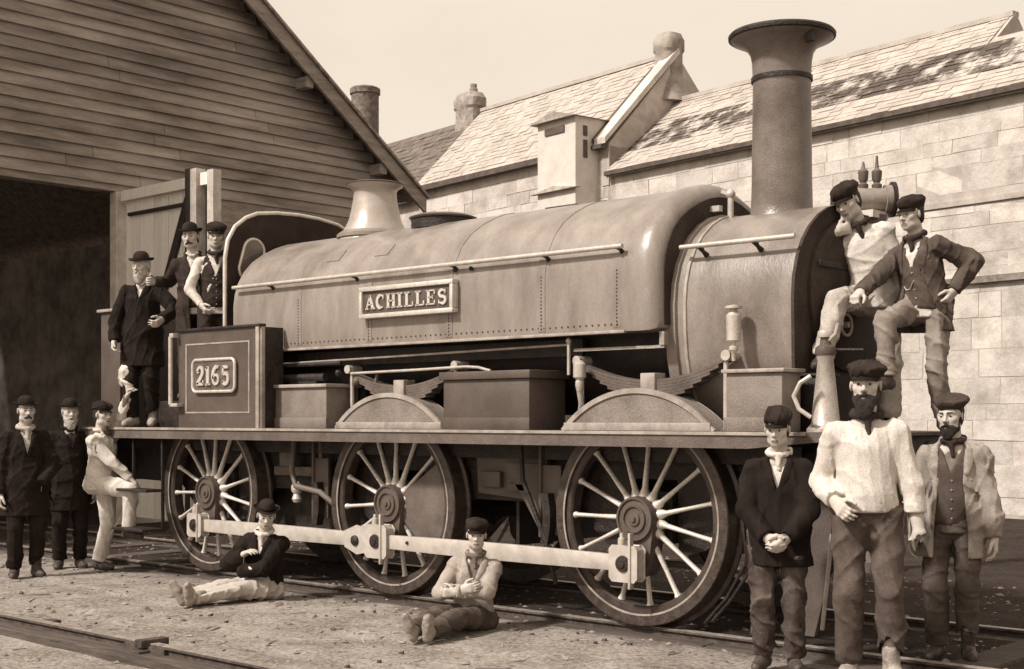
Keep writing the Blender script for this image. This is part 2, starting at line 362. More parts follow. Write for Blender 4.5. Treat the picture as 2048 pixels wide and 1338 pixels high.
# ------------------------------------------------------------------ stone ranges behind
M_stone = mat('limestone', .60, .95, var=.12, v2=.38, scale=2.2, fac_lo=.3, fac_hi=.55, bump=.5, bscale=14, rnd=.17, grain=.22)
M_mort = mat('mortar', .50, .95, var=.1, v2=.36, scale=4, bump=.3)
M_slate = mat('stone_slates', .49, .95, var=.2, v2=.36, scale=2.5, bump=.5, bscale=20, grain=.25)
M_slated = mat('lichened_slates', .48, .95, v2=.09, scale=2.4, fac_lo=.47, fac_hi=.60,  bump=.5, bscale=20, grain=.3)
M_coping = mat('dark_edge', .10, .9, var=.3)
WP = Vector((-2.39, 11.11, 0)); WD = Vector((-.98661, .16312, 0)).normalized(); WN = Vector((WD.y*-1, WD.x, 0)); 
if WN.y > 0: WN = -WN            # towards the camera
def wpt(s_, off, z): p = WP+WD*s_-WN*off; return (p.x, p.y, z)   # off > 0: away behind the wall
def wbox(B, s0, s1, o0, o1, z0, z1):
    vs = [wpt(a, b, c) for a in (s0, s1) for b in (o0, o1) for c in (z0, z1)]
    return B.add(vs, [(0,1,3,2),(4,6,7,5),(0,4,5,1),(2,3,7,6),(0,2,6,4),(1,5,7,3)])
def stones(parent, s0, s1, z0, z1, hmean, lmean, seed, lim, skip=None):
    r_ = random.Random(seed); z = z0; cnt = 0
    while z < z1-.08:
        h = min(hmean*r_.uniform(.6, 1.35), z1-z); s_ = s0-r_.uniform(0, .3)
        while s_ < s1:
            l = lmean*r_.uniform(.45, 1.7); a, b = max(s_, s0), min(s_+l, s1)
            if b-a > .1 and cnt < lim and not (skip and skip(a, b, z, z+h)):
                p = r_.uniform(.001, .009); g = .005
                B = MB(); j = lambda: r_.uniform(-.012, .012)
                front = [wpt(a+g+j(), -p, z+g+j()), wpt(b-g+j(), -p+j()*.5, z+g+j()), wpt(b-g+j(), -p, z+h-g+j()), wpt(a+g+j(), -p+j()*.5, z+h-g+j())]
                back = [wpt(a+g, .02, z+g), wpt(b-g, .02, z+g), wpt(b-g, .02, z+h-g), wpt(a+g, .02, z+h-g)]
                B.add(front+back, [(0,1,2,3)]+[(i, i+4, (i+1) % 4+4, (i+1) % 4) for i in range(4)])
                ob('stone', B, M_stone, parent, smooth=0); cnt += 1
            s_ += l
        z += h
    return cnt
def slates(name, parent, m, s0, s1, o0, z0, o1, z1, seed, w=.34, row=.22):
    r_ = random.Random(seed); B = MB(); Ls = math.hypot(o1-o0, z1-z0); nrow = int(Ls/row)
    uo, uz = (o1-o0)/Ls, (z1-z0)/Ls; no, nz = -uz, uo
    for i in range(nrow):
        t0 = i*Ls/nrow; t1 = t0+Ls/nrow*1.45; s_ = s0-(i % 2)*w*.5
        while s_ < s1:
            ww = w*r_.uniform(.75, 1.2); a, b = max(s0, s_), min(s1, s_+ww)
            if b-a > .05:
                e = r_.uniform(.010, .030); d = r_.uniform(-.02, .02)
                pa = lambda t, k: (o0+uo*t+no*k, z0+uz*t+nz*k)
                q = [pa(t0+d, e), pa(t1, .008), pa(t1, 0), pa(t0+d, e-.022)]
                B.add([wpt(a+.004, o_, z_) for o_, z_ in q]+[wpt(b-.004, o_, z_) for o_, z_ in q], [(0,1,2,3),(7,6,5,4)]+[(k, k+4, (k+1) % 4+4, (k+1) % 4) for k in range(4)])
            s_ += ww
    me = bpy.data.meshes.new(name); me.from_pydata(B.v, [], B.f); me.materials.append(m)
    return link(name, me, parent, kind='stuff')
def roofslab(parent, m, s0, s1, o0, z0, o1, z1):
    vs = [wpt(a, o, z-d) for a in (s0, s1) for (o, z, d) in ((o0, z0, .0), (o1, z1, .0), (o1, z1, .12), (o0, z0, .12))]
    ob('roof_base', MB().add(vs, [(0,1,2,3),(7,6,5,4)]+[(k, k+4, (k+1) % 4+4, (k+1) % 4) for k in range(4)]), m, parent, smooth=0)
# range B: right hand, low eaves
RIDGE = 1.9
def zB(o): return 6.26+(7.93-6.26)*(o+.1)/2.0
def zA_(o): return 6.86+(8.92-6.86)*(o+.1)/2.0
bB = empty('stone_workshop', wpt(4, 2, 0), 'long pale stone workshop range with mottled slate roof behind the chimney', 'building')
wb = ob('wall', wbox(MB(), -7.0, 8.75, 0, .5, -.2, 6.18), M_mort, bB, smooth=0)
ob('back_wall', wbox(MB(), -7, 8.75, 3.6, 3.9, -.2, 6.18), M_mort, bB, smooth=0)
stones(wb, -1.2, 5.0, -.02, 4.60, .36, .66, 21, 125)
stones(wb, -1.2, 8.6, 4.82, 6.15, .30, .62, 22, 120)
stones(wb, 5.0, 8.7, 3.3, 4.60, .38, .7, 23, 30)
ob('string_course', wbox(MB(), -7, 5.0, -.035, .02, 4.62, 4.70), mat('course_stone', .40, .95, var=.2, scale=4), wb, smooth=0)
ob('ledge', wbox(MB(), -7, 1.15, -.08, .02, 3.42, 3.52), mat('ledge_dark', .22, .9, var=.3), wb, smooth=0)
ob('gutter', wbox(MB(), -7, 8.75, -.17, -.05, 6.16, 6.24), M_coping, bB, smooth=0)
roofslab(bB, M_mort, 1.2, 8.75, -.10, 6.25, 1.9, 7.91); roofslab(bB, M_mort, -7, 1.2, -.10, 6.25, 1.35, 7.46); roofslab(bB, M_mort, -7, 8.75, 3.9, 6.25, 1.9, 7.85 if False else 7.4)
ob('gable_end', MB().add([wpt(a, o, z) for a in (1.14, 1.2) for (o, z) in ((1.3, 7.35), (1.35, 7.46), (1.9, 7.95), (2.4, 7.4))], [(0,1,2,3),(7,6,5,4)]+[(k, k+4, (k+1) % 4+4, (k+1) % 4) for k in range(4)]), M_mort, bB, smooth=0)
slates('slates', bB, M_slate, -7, 8.75, -.13, zB(-.13), .38, zB(.38), 31, w=.30, row=.13)
slates('slates', bB, M_slated, -7, 8.75, .40, zB(.40), 1.15, zB(1.15), 36, w=.26, row=.12)
slates('slates', bB, M_slate, 1.2, 8.75, 1.17, zB(1.17), 1.88, zB(1.88), 37, w=.30, row=.13)
ob('ridge', wbox(MB(), 1.15, 8.7, 1.82, 2.0, 7.90, 7.98), M_slate, bB, smooth=0)
def chimney(name_parent, s_, off, z0, z1, w, d, foot=.35, m=M_stone):
    rings = []
    for (k, zz) in ((1+foot, z0), (1+foot*.6, z0+.25), (1, z0+.55), (1, z1-.40), (1.14, z1-.34), (1.14, z1-.14), (1.02, z1-.08), (.9, z1)):
        rings.append([wpt(s_+math.copysign(abs(math.cos(a))**.6, math.cos(a))*w/2*k, off+math.copysign(abs(math.sin(a))**.6, math.sin(a))*d/2*k, zz) for a in np.linspace(0, 2*math.pi, 16, endpoint=False)+.2])
    return ob('chimney', MB().loft(rings), m, name_parent, smooth=30)
# range A: middle, higher eaves
bA = empty('stone_store', wpt(12, 2, 0), 'pale stone range with louvred box over its eaves, behind the tank', 'building')
wa = ob('wall', wbox(MB(), 8.76, 15.35, .002, .5, -.2, 6.78), M_mort, bA, smooth=0)
ob('back_wall', wbox(MB(), 8.76, 15.35, 3.6, 3.9, -.2, 6.78), M_mort, bA, smooth=0)
stones(wa, 8.8, 15.3, 4.4, 6.72, .30, .6, 24, 150)
for s_ in (8.76, 15.15): ob('gable_wall', MB().add([wpt(a, o, z) for a in (s_, s_+.2) for (o, z) in ((-.02, 6.0), (-.02, 6.82), (1.9, 8.86), (3.88, 6.82), (3.88, 6.0))], [(0,1,2,3,4),(9,8,7,6,5)]+[(k, k+5, (k+1) % 5+5, (k+1) % 5) for k in range(5)]), M_mort, bA, smooth=0)
ob('gable_coping', MB().add([wpt(a, o, z) for a in (8.70, 9.02) for (o, z) in ((-.18, 6.80), (-.18, 6.92), (1.9, 9.06), (1.9, 8.90))], [(0,1,2,3),(7,6,5,4)]+[(k, k+4, (k+1) % 4+4, (k+1) % 4) for k in range(4)]), M_stone, bA, smooth=0)
ob('verge_flashing', MB().add([wpt(a, o, z) for a in (9.03, 9.14) for (o, z) in ((-.18, 6.86), (-.18, 6.93), (1.5, 8.62), (1.5, 8.54))], [(0,1,2,3),(7,6,5,4)]+[(k, k+4, (k+1) % 4+4, (k+1) % 4) for k in range(4)]), M_coping, bA, smooth=0)
roofslab(bA, M_mort, 9.02, 15.4, -.12, 6.84, 1.9, 8.88); roofslab(bA, M_mort, 9.02, 15.4, 3.95, 6.84, 1.9, 8.88)
slates('slates', bA, M_slate, 9.12, 15.4, -.15, zA_(-.15), 1.86, zA_(1.86), 33, w=.30, row=.14)
ob('ridge', wbox(MB(), 9.0, 15.4, 1.80, 2.0, 8.88, 8.96), M_slate, bA, smooth=0)
ob('gutter', wbox(MB(), 10.5, 15.4, -.20, -.05, 6.70, 6.82), M_coping, bA, smooth=0)
ob('gutter', wbox(MB(), 8.8, 9.1, -.20, -.05, 6.72, 6.80), M_coping, bA, smooth=0)
chimney(bA, 8.98, 1.85, 7.9, 9.33, .50, .50, .7, mat('sooty_stone', .40, .95, v2=.22, scale=3, bump=.6, bscale=12))
# louvred box
M_bx = mat('box_boards', .66, .9, var=.08, v2=.56, scale=4)
lv = ob('louvre_box', wbox(MB(), 9.10, 10.27, -.60, .30, 5.15, 7.36), M_bx, bA, smooth=0, bevel=.01)
ob('box_roof', MB().add([wpt(a, o, z) for a, o, z in ((9.0, -.72, 7.34), (10.4, -.72, 7.34), (9.68, -.72, 7.52), (9.0, .5, 7.34), (10.4, .5, 7.34), (9.68, .5, 7.52))], [(0,1,2),(5,4,3),(0,3,4,1),(1,4,5,2),(2,5,3,0)]), mat('box_roof', .34, .9), lv, smooth=0)
ob('louvre_slot', wbox(MB(), 9.42, 10.02, -.625, -.61, 7.08, 7.22), M_coping, lv, smooth=0)
for a, b in ((6.98, 7.18), (6.55, 6.90)): ob('louvre_slot', wbox(MB(), 9.078, 9.092, -.40, -.30, a, b), M_coping, lv, smooth=0)
ob('box_hood', MB().add([wpt(a, o, z) for a, o, z in ((8.95, -.70, 5.93), (10.4, -.70, 5.93), (9.68, -.70, 6.03), (8.95, -.58, 5.93), (10.4, -.58, 5.93), (9.68, -.58, 6.03))], [(0,1,2),(5,4,3),(0,3,4,1),(1,4,5,2),(2,5,3,0)]), mat('hood', .45, .9), lv, smooth=0)
# dark roofed continuation further left
bC = empty('dark_roofed_range', wpt(18, 2, 0), 'dark slated range with a round brick chimney, just right of the shed gable', 'building')
ob('wall', wbox(MB(), 15.4, 22.5, .1, .5, -.2, 6.7), M_stone, bC, smooth=0); ob('back_wall', wbox(MB(), 15.4, 22.5, 3.6, 3.9, -.2, 6.7), M_stone, bC, smooth=0)
M_dk = mat('dark_slates', .20, .95, var=.3, v2=.10, scale=3, bump=.4)
roofslab(bC, M_dk, 15.42, 22.5, -.1, 6.65, 1.9, 8.72); roofslab(bC, M_dk, 15.42, 22.5, 3.9, 6.65, 1.9, 8.72)
slates('slates', bC, M_dk, 15.42, 22.5, -.1, 6.67, 1.9, 8.74, 35, w=.34, row=.18)
M_dkst = mat('brown_stone', .30, .95, var=.3, bump=.4, bscale=14)
chimney(bC, 15.95, 1.9, 8.3, 9.42, .80, .5, .1, M_dkst)
ob('chimney_pot', MB().lathe([(.10, -.1), (.11, .1), (.08, .12), (.09, .22)], wpt(15.8, 1.9, 9.42), n=12), M_dkst, bC)
ob('chimney', MB().lathe([(.38, -2), (.38, .95), (.42, .98), (.42, 1.12), (.37, 1.16)], wpt(20.8, 1.9, 9.35), n=20), mat('dark_brick', .17, .95, var=.4, bump=.5, bscale=14), bC)
# ------------------------------------------------------------------ locomotive
P_tank = mat('engine_paint', .29, .34, 0, var=.10, v2=.185, scale=3.2, bump=.10, bscale=40, stretch=(1.3, 1.3, .45), grain=.13, spec=.6)
P_body = mat('engine_paint_dull', .15, .55, 0, var=.18, v2=.08, scale=3.5, bump=.12, bscale=70, grain=.22)
P_panel = mat('panel_paint', .11, .5, 0, var=.18, v2=.075, scale=3, bump=.1, grain=.18)
P_line = mat('lining', .32, .5, grain=.1)
P_smk = mat('smokebox_paint', .26, .36, 0, v2=.145, scale=2.6, bump=.12, bscale=45, stretch=(1.2, 1.2, .6), grain=.15, spec=.6)
P_box = mat('box_paint', .24, .6, 0, v2=.15, scale=4, bump=.2, grain=.22)
P_black = mat('engine_black', .010, .6, 0, var=.4, v2=.022, scale=9, bump=.3, grain=.2)
P_black2 = mat('oily_iron', .035, .55, 0, v2=.012, scale=12, bump=.4, grain=.25)
P_steel = mat('bright_steel', .52, .40, .3, var=.12, scale=14, grain=.12)
P_rod = mat('polished_rod', .60, .34, .25, v2=.46, scale=10, grain=.08)
P_spoke = mat('spoke_paint', .62, .4, .1, var=.2, scale=20, grain=.15)
P_rim = mat('wheel_rim', .075, .45, .1, v2=.04, scale=14, grain=.15)
P_tyre = mat('tyre_steel', .10, .32, .3, v2=.05, scale=16, bump=.2, grain=.2)
P_fp = mat('footplate_paint', .15, .6, 0, v2=.085, scale=5, bump=.25, grain=.25)
P_brass = mat('brass', .62, .35, .3, var=.1, scale=20)
P_face = mat('front_iron_shade', .065, .75, 0, v2=.035, scale=4, bump=.2, grain=.25, spec=.15)  # shade on the tank and smokebox fronts put into the colour
P_chim = mat('chimney_iron', .19, .34, 0., v2=.12, scale=5, bump=.15, bscale=80, grain=.18, spec=.5)
loco = empty('steam_locomotive', (-2.2, YC, 0), 'long saddle tank steam locomotive with tall flared chimney, nameplate and spoked wheels', 'locomotive')
LO = Vector(loco['_loc'])
H = math.pi
# --- wheels
def wheel_meshes():
    Rw = .72
    tyre = MB().lathe([(Rw-.075, -.065), (Rw-.006, -.065), (Rw, -.058), (Rw+.004, .06), (Rw+.03, .068), (Rw+.03, .088), (Rw-.075, .088)], axis='y', n=72, closed=True)
    rim = MB().lathe([(Rw-.135, -.035), (Rw-.125, -.048), (Rw-.0755, -.048), (Rw-.0755, .07), (Rw-.135, .05)], axis='y', n=72, closed=True)
    edge = MB().lathe([(Rw-.083, -.0665), (Rw-.070, -.0665), (Rw-.070, -.060), (Rw-.083, -.060)], axis='y', n=72, closed=True)
    hub = MB().lathe([(0, -.125), (.018, -.125), (.022, -.112), (.045, -.110), (.05, -.098), (.078, -.098), (.082, -.112), (.092, -.112), (.096, -.098), (.128, -.095), (.132, -.108), (.146, -.108), (.150, -.09), (.155, .08), (0, .08)], axis='y', n=48)
    sp = MB(); rings = []
    for t, w, d in ((.13, .045, .05), (.17, .032, .04), (.205, .0175, .028), (.40, .0135, .020), (.555, .0155, .022), (.585, .026, .03), (.60, .034, .035)):
        rings.append([(w*math.cos(2*H*k/10), -.005+d*math.sin(2*H*k/10), t) for k in range(10)])
    sp.loft(rings)
    return mkmesh('tyre', tyre, P_tyre, 30), mkmesh('rim', rim, P_rim, 30), mkmesh('hub', hub, P_panel, 30), mkmesh('spoke', sp, P_spoke, 60), mkmesh('tyre_edge', edge, P_line, 30)
ME_T, ME_R, ME_H, ME_S, ME_E = wheel_meshes()
WY = -1.135
def rod_end_pin(): return MB().lathe([(0, -.06), (.035, -.06), (.045, -.05), (.045, .04), (.055, .045), (.055, .16), (0, .16)], axis='y', n=24)
ME_P = mkmesh('crank_pin', rod_end_pin(), P_steel, 40)
ME_B = mkmesh('crank_boss', MB().prism([(.11*math.cos(a), .11*math.sin(a)-.29) for a in np.linspace(H, 2*H, 14)]+[(.15, 0), (-.15, 0)], -.085, .05), P_body, 40)
for wi, X in enumerate((0, -2.44, -4.88)):
    for side in (0, 1):
        y = WY if side == 0 else YC*2-WY
        w = local('driving_wheel', ME_T, loco, Vector((X, y, .722))-LO, (0, 0, 0 if side == 0 else H))
        local('rim', ME_R, w); local('tyre_edge', ME_E, w); local('hub', ME_H, w)
        ph = [0.10, .02, .06][wi]
        for k in range(15):
            local('spoke', ME_S, w, (0, 0, 0), (0, ph+2*H*k/15, 0))
        local('crank_boss', ME_B, w)
        local('crank_pin', ME_P, w, (0, -.12, -.29))
        if wi == 1:
            a0, a1 = R(-42), R(32)
            pts = [(.59*math.cos(a), .59*math.sin(a)) for a in np.linspace(a0, a1, 16)]+[(.15*math.cos(a), .15*math.sin(a)) for a in np.linspace(a1, a0, 8)]
            local('balance_weight', mkmesh('balance_weight', MB().prism(pts, -.045, .04), P_body, 30, bevel=.006), w)
    ob('axle', MB().sweep([(X, WY, .722), (X, 2*YC-WY, .722)], .085, 16), P_black, loco)
# --- coupling rods
RY = WY-.175
def rod(x0, x1, name):
    n = 14; rings = []
    for i in range(n):
        t = i/(n-1); x = x0+(x1-x0)*t; h = .052+.010*math.sin(H*t)
        rings.append([(x, RY-.022, .432-h), (x, RY+.022, .432-h), (x, RY+.022, .432+h), (x, RY-.022, .432+h)])
    return ob(name, MB().loft(rings), P_rod, loco, smooth=30, bevel=.004)
r1 = rod(-4.86, -2.62, 'coupling_rod'); r2 = rod(-2.42, 0.0, 'coupling_rod')
def rodend(x, par, w=.11, h=.115, left=False):
    ob('rod_end', MB().prism([(x-w, .432-h*.8), (x-w*.8, .432-h), (x+w*.8, .432-h), (x+w, .432-h*.8), (x+w, .432+h*.8), (x+w*.8, .432+h), (x-w*.8, .432+h), (x-w, .432+h*.8)], RY-.05, RY+.04), P_rod, par, smooth=30, bevel=.008)
    ob('oil_cup', MB().lathe([(.0, 0), (.028, 0), (.026, .05), (.016, .055), (.014, .085), (0, .085)], (x-w*.35, RY-.01, .432+h), n=14), P_steel, par)
    ob('cotter', MB().box(x+w*.45, x+w*.62, RY-.062, RY-.02, .432-h-.05, .432+h+.09), P_steel, par, bevel=.004)
    ob('pin_washer', MB().lathe([(.0, -.075), (.025, -.075), (.03, -.066), (.052, -.064), (.056, -.05)], (x, RY, .432), axis='y', n=24), P_black2, par)
rodend(0.0, r2); rodend(-4.88, r1, .10, .10); rodend(-2.44, r2, .12, .125)
ob('knuckle', MB().prism([(-2.80, .49), (-2.80, .375), (-2.66, .325), (-2.54, .35), (-2.54, .52), (-2.66, .54)], RY-.045, RY+.035), P_rod, r1, smooth=30, bevel=.01)
ob('pin_washer', MB().lathe([(.0, -.07), (.025, -.07), (.04, -.06), (.042, -.045)], (-2.68, RY, .425), axis='y', n=20), P_black2, r1)
ob('rod_bolt', MB().lathe([(.0, -.035), (.012, -.035), (.014, -.02)], (-2.1, RY, .44), axis='y', n=12), P_black2, r2)
# --- frames and underworks
def frame_pts():
    p = [(1.54, 1.27), (1.54, .86), (1.0, .80)]
    for X in (0, -2.44, -4.88):
        p += [(X+.72, .78), (X+.42, .52), (X+.2, .46), (X+.19, .98), (X-.19, .98), (X-.2, .46), (X-.42, .52), (X-.72, .78)]
    p += [(-6.6, .80), (-6.6, 1.27)]
    return p
for y in (-.99, .23):
    fr = ob('frame_plate', MB().prism(frame_pts(), y-.015, y+.015), P_black2, loco, smooth=0)
    for X in (0, -2.44, -4.88):
        ob('axlebox', MB().box(X-.17, X+.17, y-.05, y+.06, .55, .9), P_black2, fr, bevel=.01)
ob('footplate', MB().prism([(1.70, 1.31), (1.70, 1.275), (1.05, 1.215), (-5.95, 1.215), (-6.6, 1.215), (-6.6, 1.31)], -1.50, -1.47).box(-6.6, .999, -1.47, .74, 1.29, 1.31).box(-6.6, .99, .71, .74, 1.21, 1.29), P_fp, loco, smooth=0, bevel=.004)
ob('front_platform', MB().prism([(1.0, -1.468), (1.70, -1.468), (1.70, -.04), (1.45, .38), (1.0, .66)], 1.288, 1.308, 'xy'), P_fp, loco, smooth=0)
ob('footplate_angle', MB().box(-6.6, 1.45, -1.512, -1.501, 1.292, 1.312), P_line, loco, smooth=0)
ob('buffer_beam', MB().box(1.54, 1.62, -1.45, -.04, .88, 1.287), mat('beam_paint', .09, .7, var=.4), loco, bevel=.008)
ob('rear_beam', MB().box(-6.62, -6.54, -1.45, .69, .78, 1.288), P_black2, loco, bevel=.008)
def buffer_(x, y, d):
    b = ob('buffer', MB().lathe([(.0, 0), (.19, 0), (.19, .03*d), (.12, .05*d), (.10, .25*d), (.055, .26*d), (.055, .40*d)], (x, y, 1.06), axis='x', n=24), P_black2, loco)
    ob('buffer_head', MB().lathe([(.05, .39*d), (.17, .395*d), (.20, .41*d), (.19, .43*d), (.0, .445*d)], (x, y, 1.06), axis='x', n=28), P_black2, b)
buffer_(-6.62, -1.24, -1); buffer_(-6.62, .48, -1)
buffer_(1.62, -1.20, .5); buffer_(1.62, -.25, .5)
ob('draw_hook', MB().sweep([(1.62, -.72, 1.04), (1.72, -.72, 1.05), (1.80, -.72, 1.10), (1.82, -.72, 1.03), (1.76, -.72, .98)], [.04, .035, .03, .025, .015], 10), P_black2, loco)
ob('stretcher_plate', MB().box(-5.9, 1.3, -.97, .21, 1.05, 1.08).box(.55, .6, -.97, .21, .5, 1.05).box(-1.3, -1.27, -.97, .21, .45, 1.05), P_black, loco, smooth=0)
ob('ashpan', MB().prism([(-4.45, .95), (-2.95, .95), (-3.1, .42), (-4.3, .42)], -.85, .09), P_black2, loco, bevel=.01)
ob('motion_bracket', MB().prism([(-1.62, 1.21), (-.93, 1.21), (-.93, .88), (-1.02, .80), (-1.60, .84)], -1.06, -1.03).box(-1.55, -1.35, -1.10, -1.06, .88, 1.0).box(-1.25, -1.05, -1.12, -1.06, .86, .92), P_panel, loco, bevel=.008)
ob('spring_gear', MB().box(-4.05, -3.5, -1.10, -1.0, .90, .98).box(-3.95, -3.75, -1.12, -1.0, .98, 1.10).sweep([(-3.4, -1.1, 1.2), (-3.4, -1.1, .85)], .025, 8), P_body, loco, bevel=.008)
for x0, tri in ((-.93, True), (-3.48, False)):
    hg = ob('brake_hanger', MB().box(x0+.02, x0+.20, -1.13, -1.10, .56, 1.06).box(x0, x0+.025, -1.145, -1.095, .54, 1.21), P_panel, loco, bevel=.005)
    if tri: ob('gusset', MB().prism([(x0, 1.06), (x0-.36, 1.06), (x0-.14, .78), (x0, .58)], -1.12, -1.10), P_panel, hg, bevel=.004)
    ob('brake_block', MB().prism([(x0+.13+.04*math.cos(a)*0+(.0 if k < 7 else -.07)+.03*abs(math.sin((k % 7)*.5)), .50+.06*(k if k < 7 else 13-k)) for k, a in enumerate(np.zeros(14))], -1.20, -1.13), P_black2, hg)
    ob('hanger_bolt', MB().lathe([(.0, -.03), (.02, -.03), (.024, 0)], (x0+.06, -1.13, .60), axis='y', n=10), P_steel, hg)
ob('brake_rod', MB().sweep([(-5.4, -.9, .40), (1.0, -.9, .40)], .022, 8), P_panel, loco)
ob('injector_pipe', MB().sweep([(-3.7, -1.15, 1.2), (-3.7, -1.18, .95), (-3.62, -1.2, .82), (-3.3, -1.2, .78), (-3.1, -1.12, .62)], .025, 10), P_body, loco)
ob('water_valve', MB().lathe([(.03, 0), (.045, .03), (.03, .07), (.05, .1), (.05, .14), (.02, .18)], (-3.64, -1.17, .68), n=14), P_steel, loco)
ob('sand_pipe', MB().sweep([(-1.05, -1.2, 1.22), (-1.02, -1.21, .95), (-.83, -1.19, .55), (-.74, -1.17, .22)], .018, 8), P_black2, loco)
ob('cross_valance', MB().box(-6.5, 1.2, -1.12, -1.10, 1.10, 1.215), P_black2, loco, smooth=0)
# guard iron and rods in front of the leading wheel
ob('guard_iron', MB().prism([(1.22, .95), (1.44, .95), (1.36, .30), (1.30, .07), (1.22, .07), (1.24, .30)], -1.15, -1.12), P_panel, loco, bevel=.004)
ob('guard_iron', MB().prism([(.98, .8), (1.12, .8), (1.02, .3), (.92, .07), (.86, .08), (.93, .3)], -1.16, -1.14), P_black2, loco, bevel=.004)
ob('guard_stay', MB().sweep([(1.44, -1.18, .70), (1.38, -1.19, .12)], .013, 8), P_steel, loco)
for q in range(2): ob('sand_pipe', MB().sweep([(.80+.05*q, -1.2, .95), (.86+.06*q, -1.2, .5), (.70+.04*q, -1.19, .25), (.52+.06*q, -1.17, .07+.02*q)], .011, 8), P_black2, loco)
# --- splashers
for X in (0, -2.44):
    for y0, y1 in ((-1.225, -1.03), (.27, .465)):
        a0 = math.asin((1.31-.722)/.86)
        pts = [(X+.86*math.cos(a), .722+.86*math.sin(a)) for a in np.linspace(a0, H-a0, 30)]
        o = ob('splasher', MB().prism(pts, y0, y1), P_box, loco, smooth=30, bevel=.006)
        pts2 = [(X+.875*math.cos(a), .722+.875*math.sin(a)) for a in np.linspace(a0, H-a0, 30)]+[(X+.84*math.cos(a), .722+.84*math.sin(a)) for a in np.linspace(H-a0, a0, 30)]
        ob('splasher_bead', MB().prism(pts2, y0-.012, y0+.01), P_line, o, smooth=30)
        ob('splasher_foot', MB().box(X-.61, X+.61, y0-.018, y0, 1.312, 1.365), P_line, o, bevel=.004)
# --- boxes on the footplate
def fbox(x0, x1, z1, y0, y1, lidh, name, m=P_box):
    o = ob(name, MB().box(x0, x1, y0, y1, 1.312, z1-lidh), m, loco, bevel=.006)
    ob('box_lid', MB().box(x0-.025, x1+.025, y0-.025, y1+.02, z1-lidh+.001, z1), P_line if lidh < .04 else m, o, bevel=.006)
    ob('box_foot', MB().box(x0-.012, x1+.012, y0-.014, y0-.001, 1.313, 1.40), m, o, bevel=.004)
    return o
fbox(-3.86, -3.10, 1.68, -1.30, -.95, .03, 'sandbox')
fbox(-1.74, -.88, 1.74, -1.30, -.90, .06, 'tool_box', P_panel)
ob('oil_locker', MB().box(1.11, 1.24, -.98, -.76, 1.309, 1.655).box(1.108, 1.26, -.995, -.745, 1.656, 1.675), P_black2, loco, bevel=.006)
fbox(.77, 1.17, 1.70, -1.30, -1.08, .025, 'sandbox')
# --- leaf springs
def spring(x):
    y = -1.06; g = link('leaf_spring', mkmesh('leaf_spring', MB().box(x-.06, x+.06, y-.07, y+.06, 1.54, 1.70), P_line, 30, bevel=.006), loco)
    for i in range(8):
        hw = .62-.066*i; rings = []
        for k in range(15):
            t = -1+2*k/14; xx = x+t*hw; zz = 1.655+.135*(t*hw/.62)**2-.0205*i
            rings.append([(xx, y-.05, zz-.019), (xx, y+.05, zz-.019), (xx, y+.05, zz), (xx, y-.05, zz)])
        ob('spring_leaf', MB().loft(rings), P_body, g, smooth=0)
    for sg in (-1, 1):
        ob('spring_eye', MB().lathe([(0, -.07), (.035, -.07), (.035, .07), (0, .07)], (x+sg*.62, y, 1.80), axis='y', n=16), P_steel, g)
        ob('spring_hanger', MB().sweep([(x+sg*.60, y-.03, 1.80), (x+sg*.60, y-.03, 1.312)], .017, 8), P_steel, g)
spring(.03); spring(-2.42)
# --- boiler, firebox
ob('boiler', MB().lathe([(0, -4.5), (.56, -4.5), (.56, .15), (0, .15)], (0, YC, 1.98), axis='x', n=48), P_black, loco)
ob('firebox', MB().box(-4.5, -3.05, YC-.55, YC+.55, 1.0, 2.0), P_black, loco, bevel=.05)
ob('tank_skirt', MB().box(-.62, .16, -1.12, -1.10, 1.865, 1.885).box(.13, .17, -1.13, -1.09, 1.885, 1.975), P_line, loco, smooth=0)
ob('tank_skirt', MB().box(-4.4, -.62, -1.02, -.99, 1.84, 1.96), P_black2, loco, smooth=0)
# --- saddle tank
half = [(.815, 1.985), (.82, 2.03), (.822, 2.20), (.822, 2.40), (.808, 2.50), (.775, 2.60), (.71, 2.71), (.62, 2.805), (.50, 2.885), (.36, 2.955), (.22, 3.005), (.10, 3.03)]
def sect(x, inset=0., out=0.):
    cx_, cz_ = 0, 2.35
    L_ = half+[(0, 3.037)]+[(-a, b) for a, b in half[::-1]]
    res = []
    for a, b in L_:
        s_ = 1-inset/.82+out/.82
        res.append((x, YC+a*-1*s_, cz_+(b-cz_)*(1-inset/.7+out/.7) if b > cz_ else b+inset*.4-out*.2))
    return res
rings = [sect(-4.5)]+[sect(-4.5+i*.3) for i in range(1, 15)]+[sect(-.20), sect(-.12, 0, .004), sect(-.05, 0, .014), sect(.01, 0, .020), sect(.06, 0, .016), sect(.10, 0, .002), sect(.13, .022), sect(.15, .05), sect(.158, .09)]
tank = ob('saddle_tank', MB().loft(rings), P_tank, loco, smooth=50)
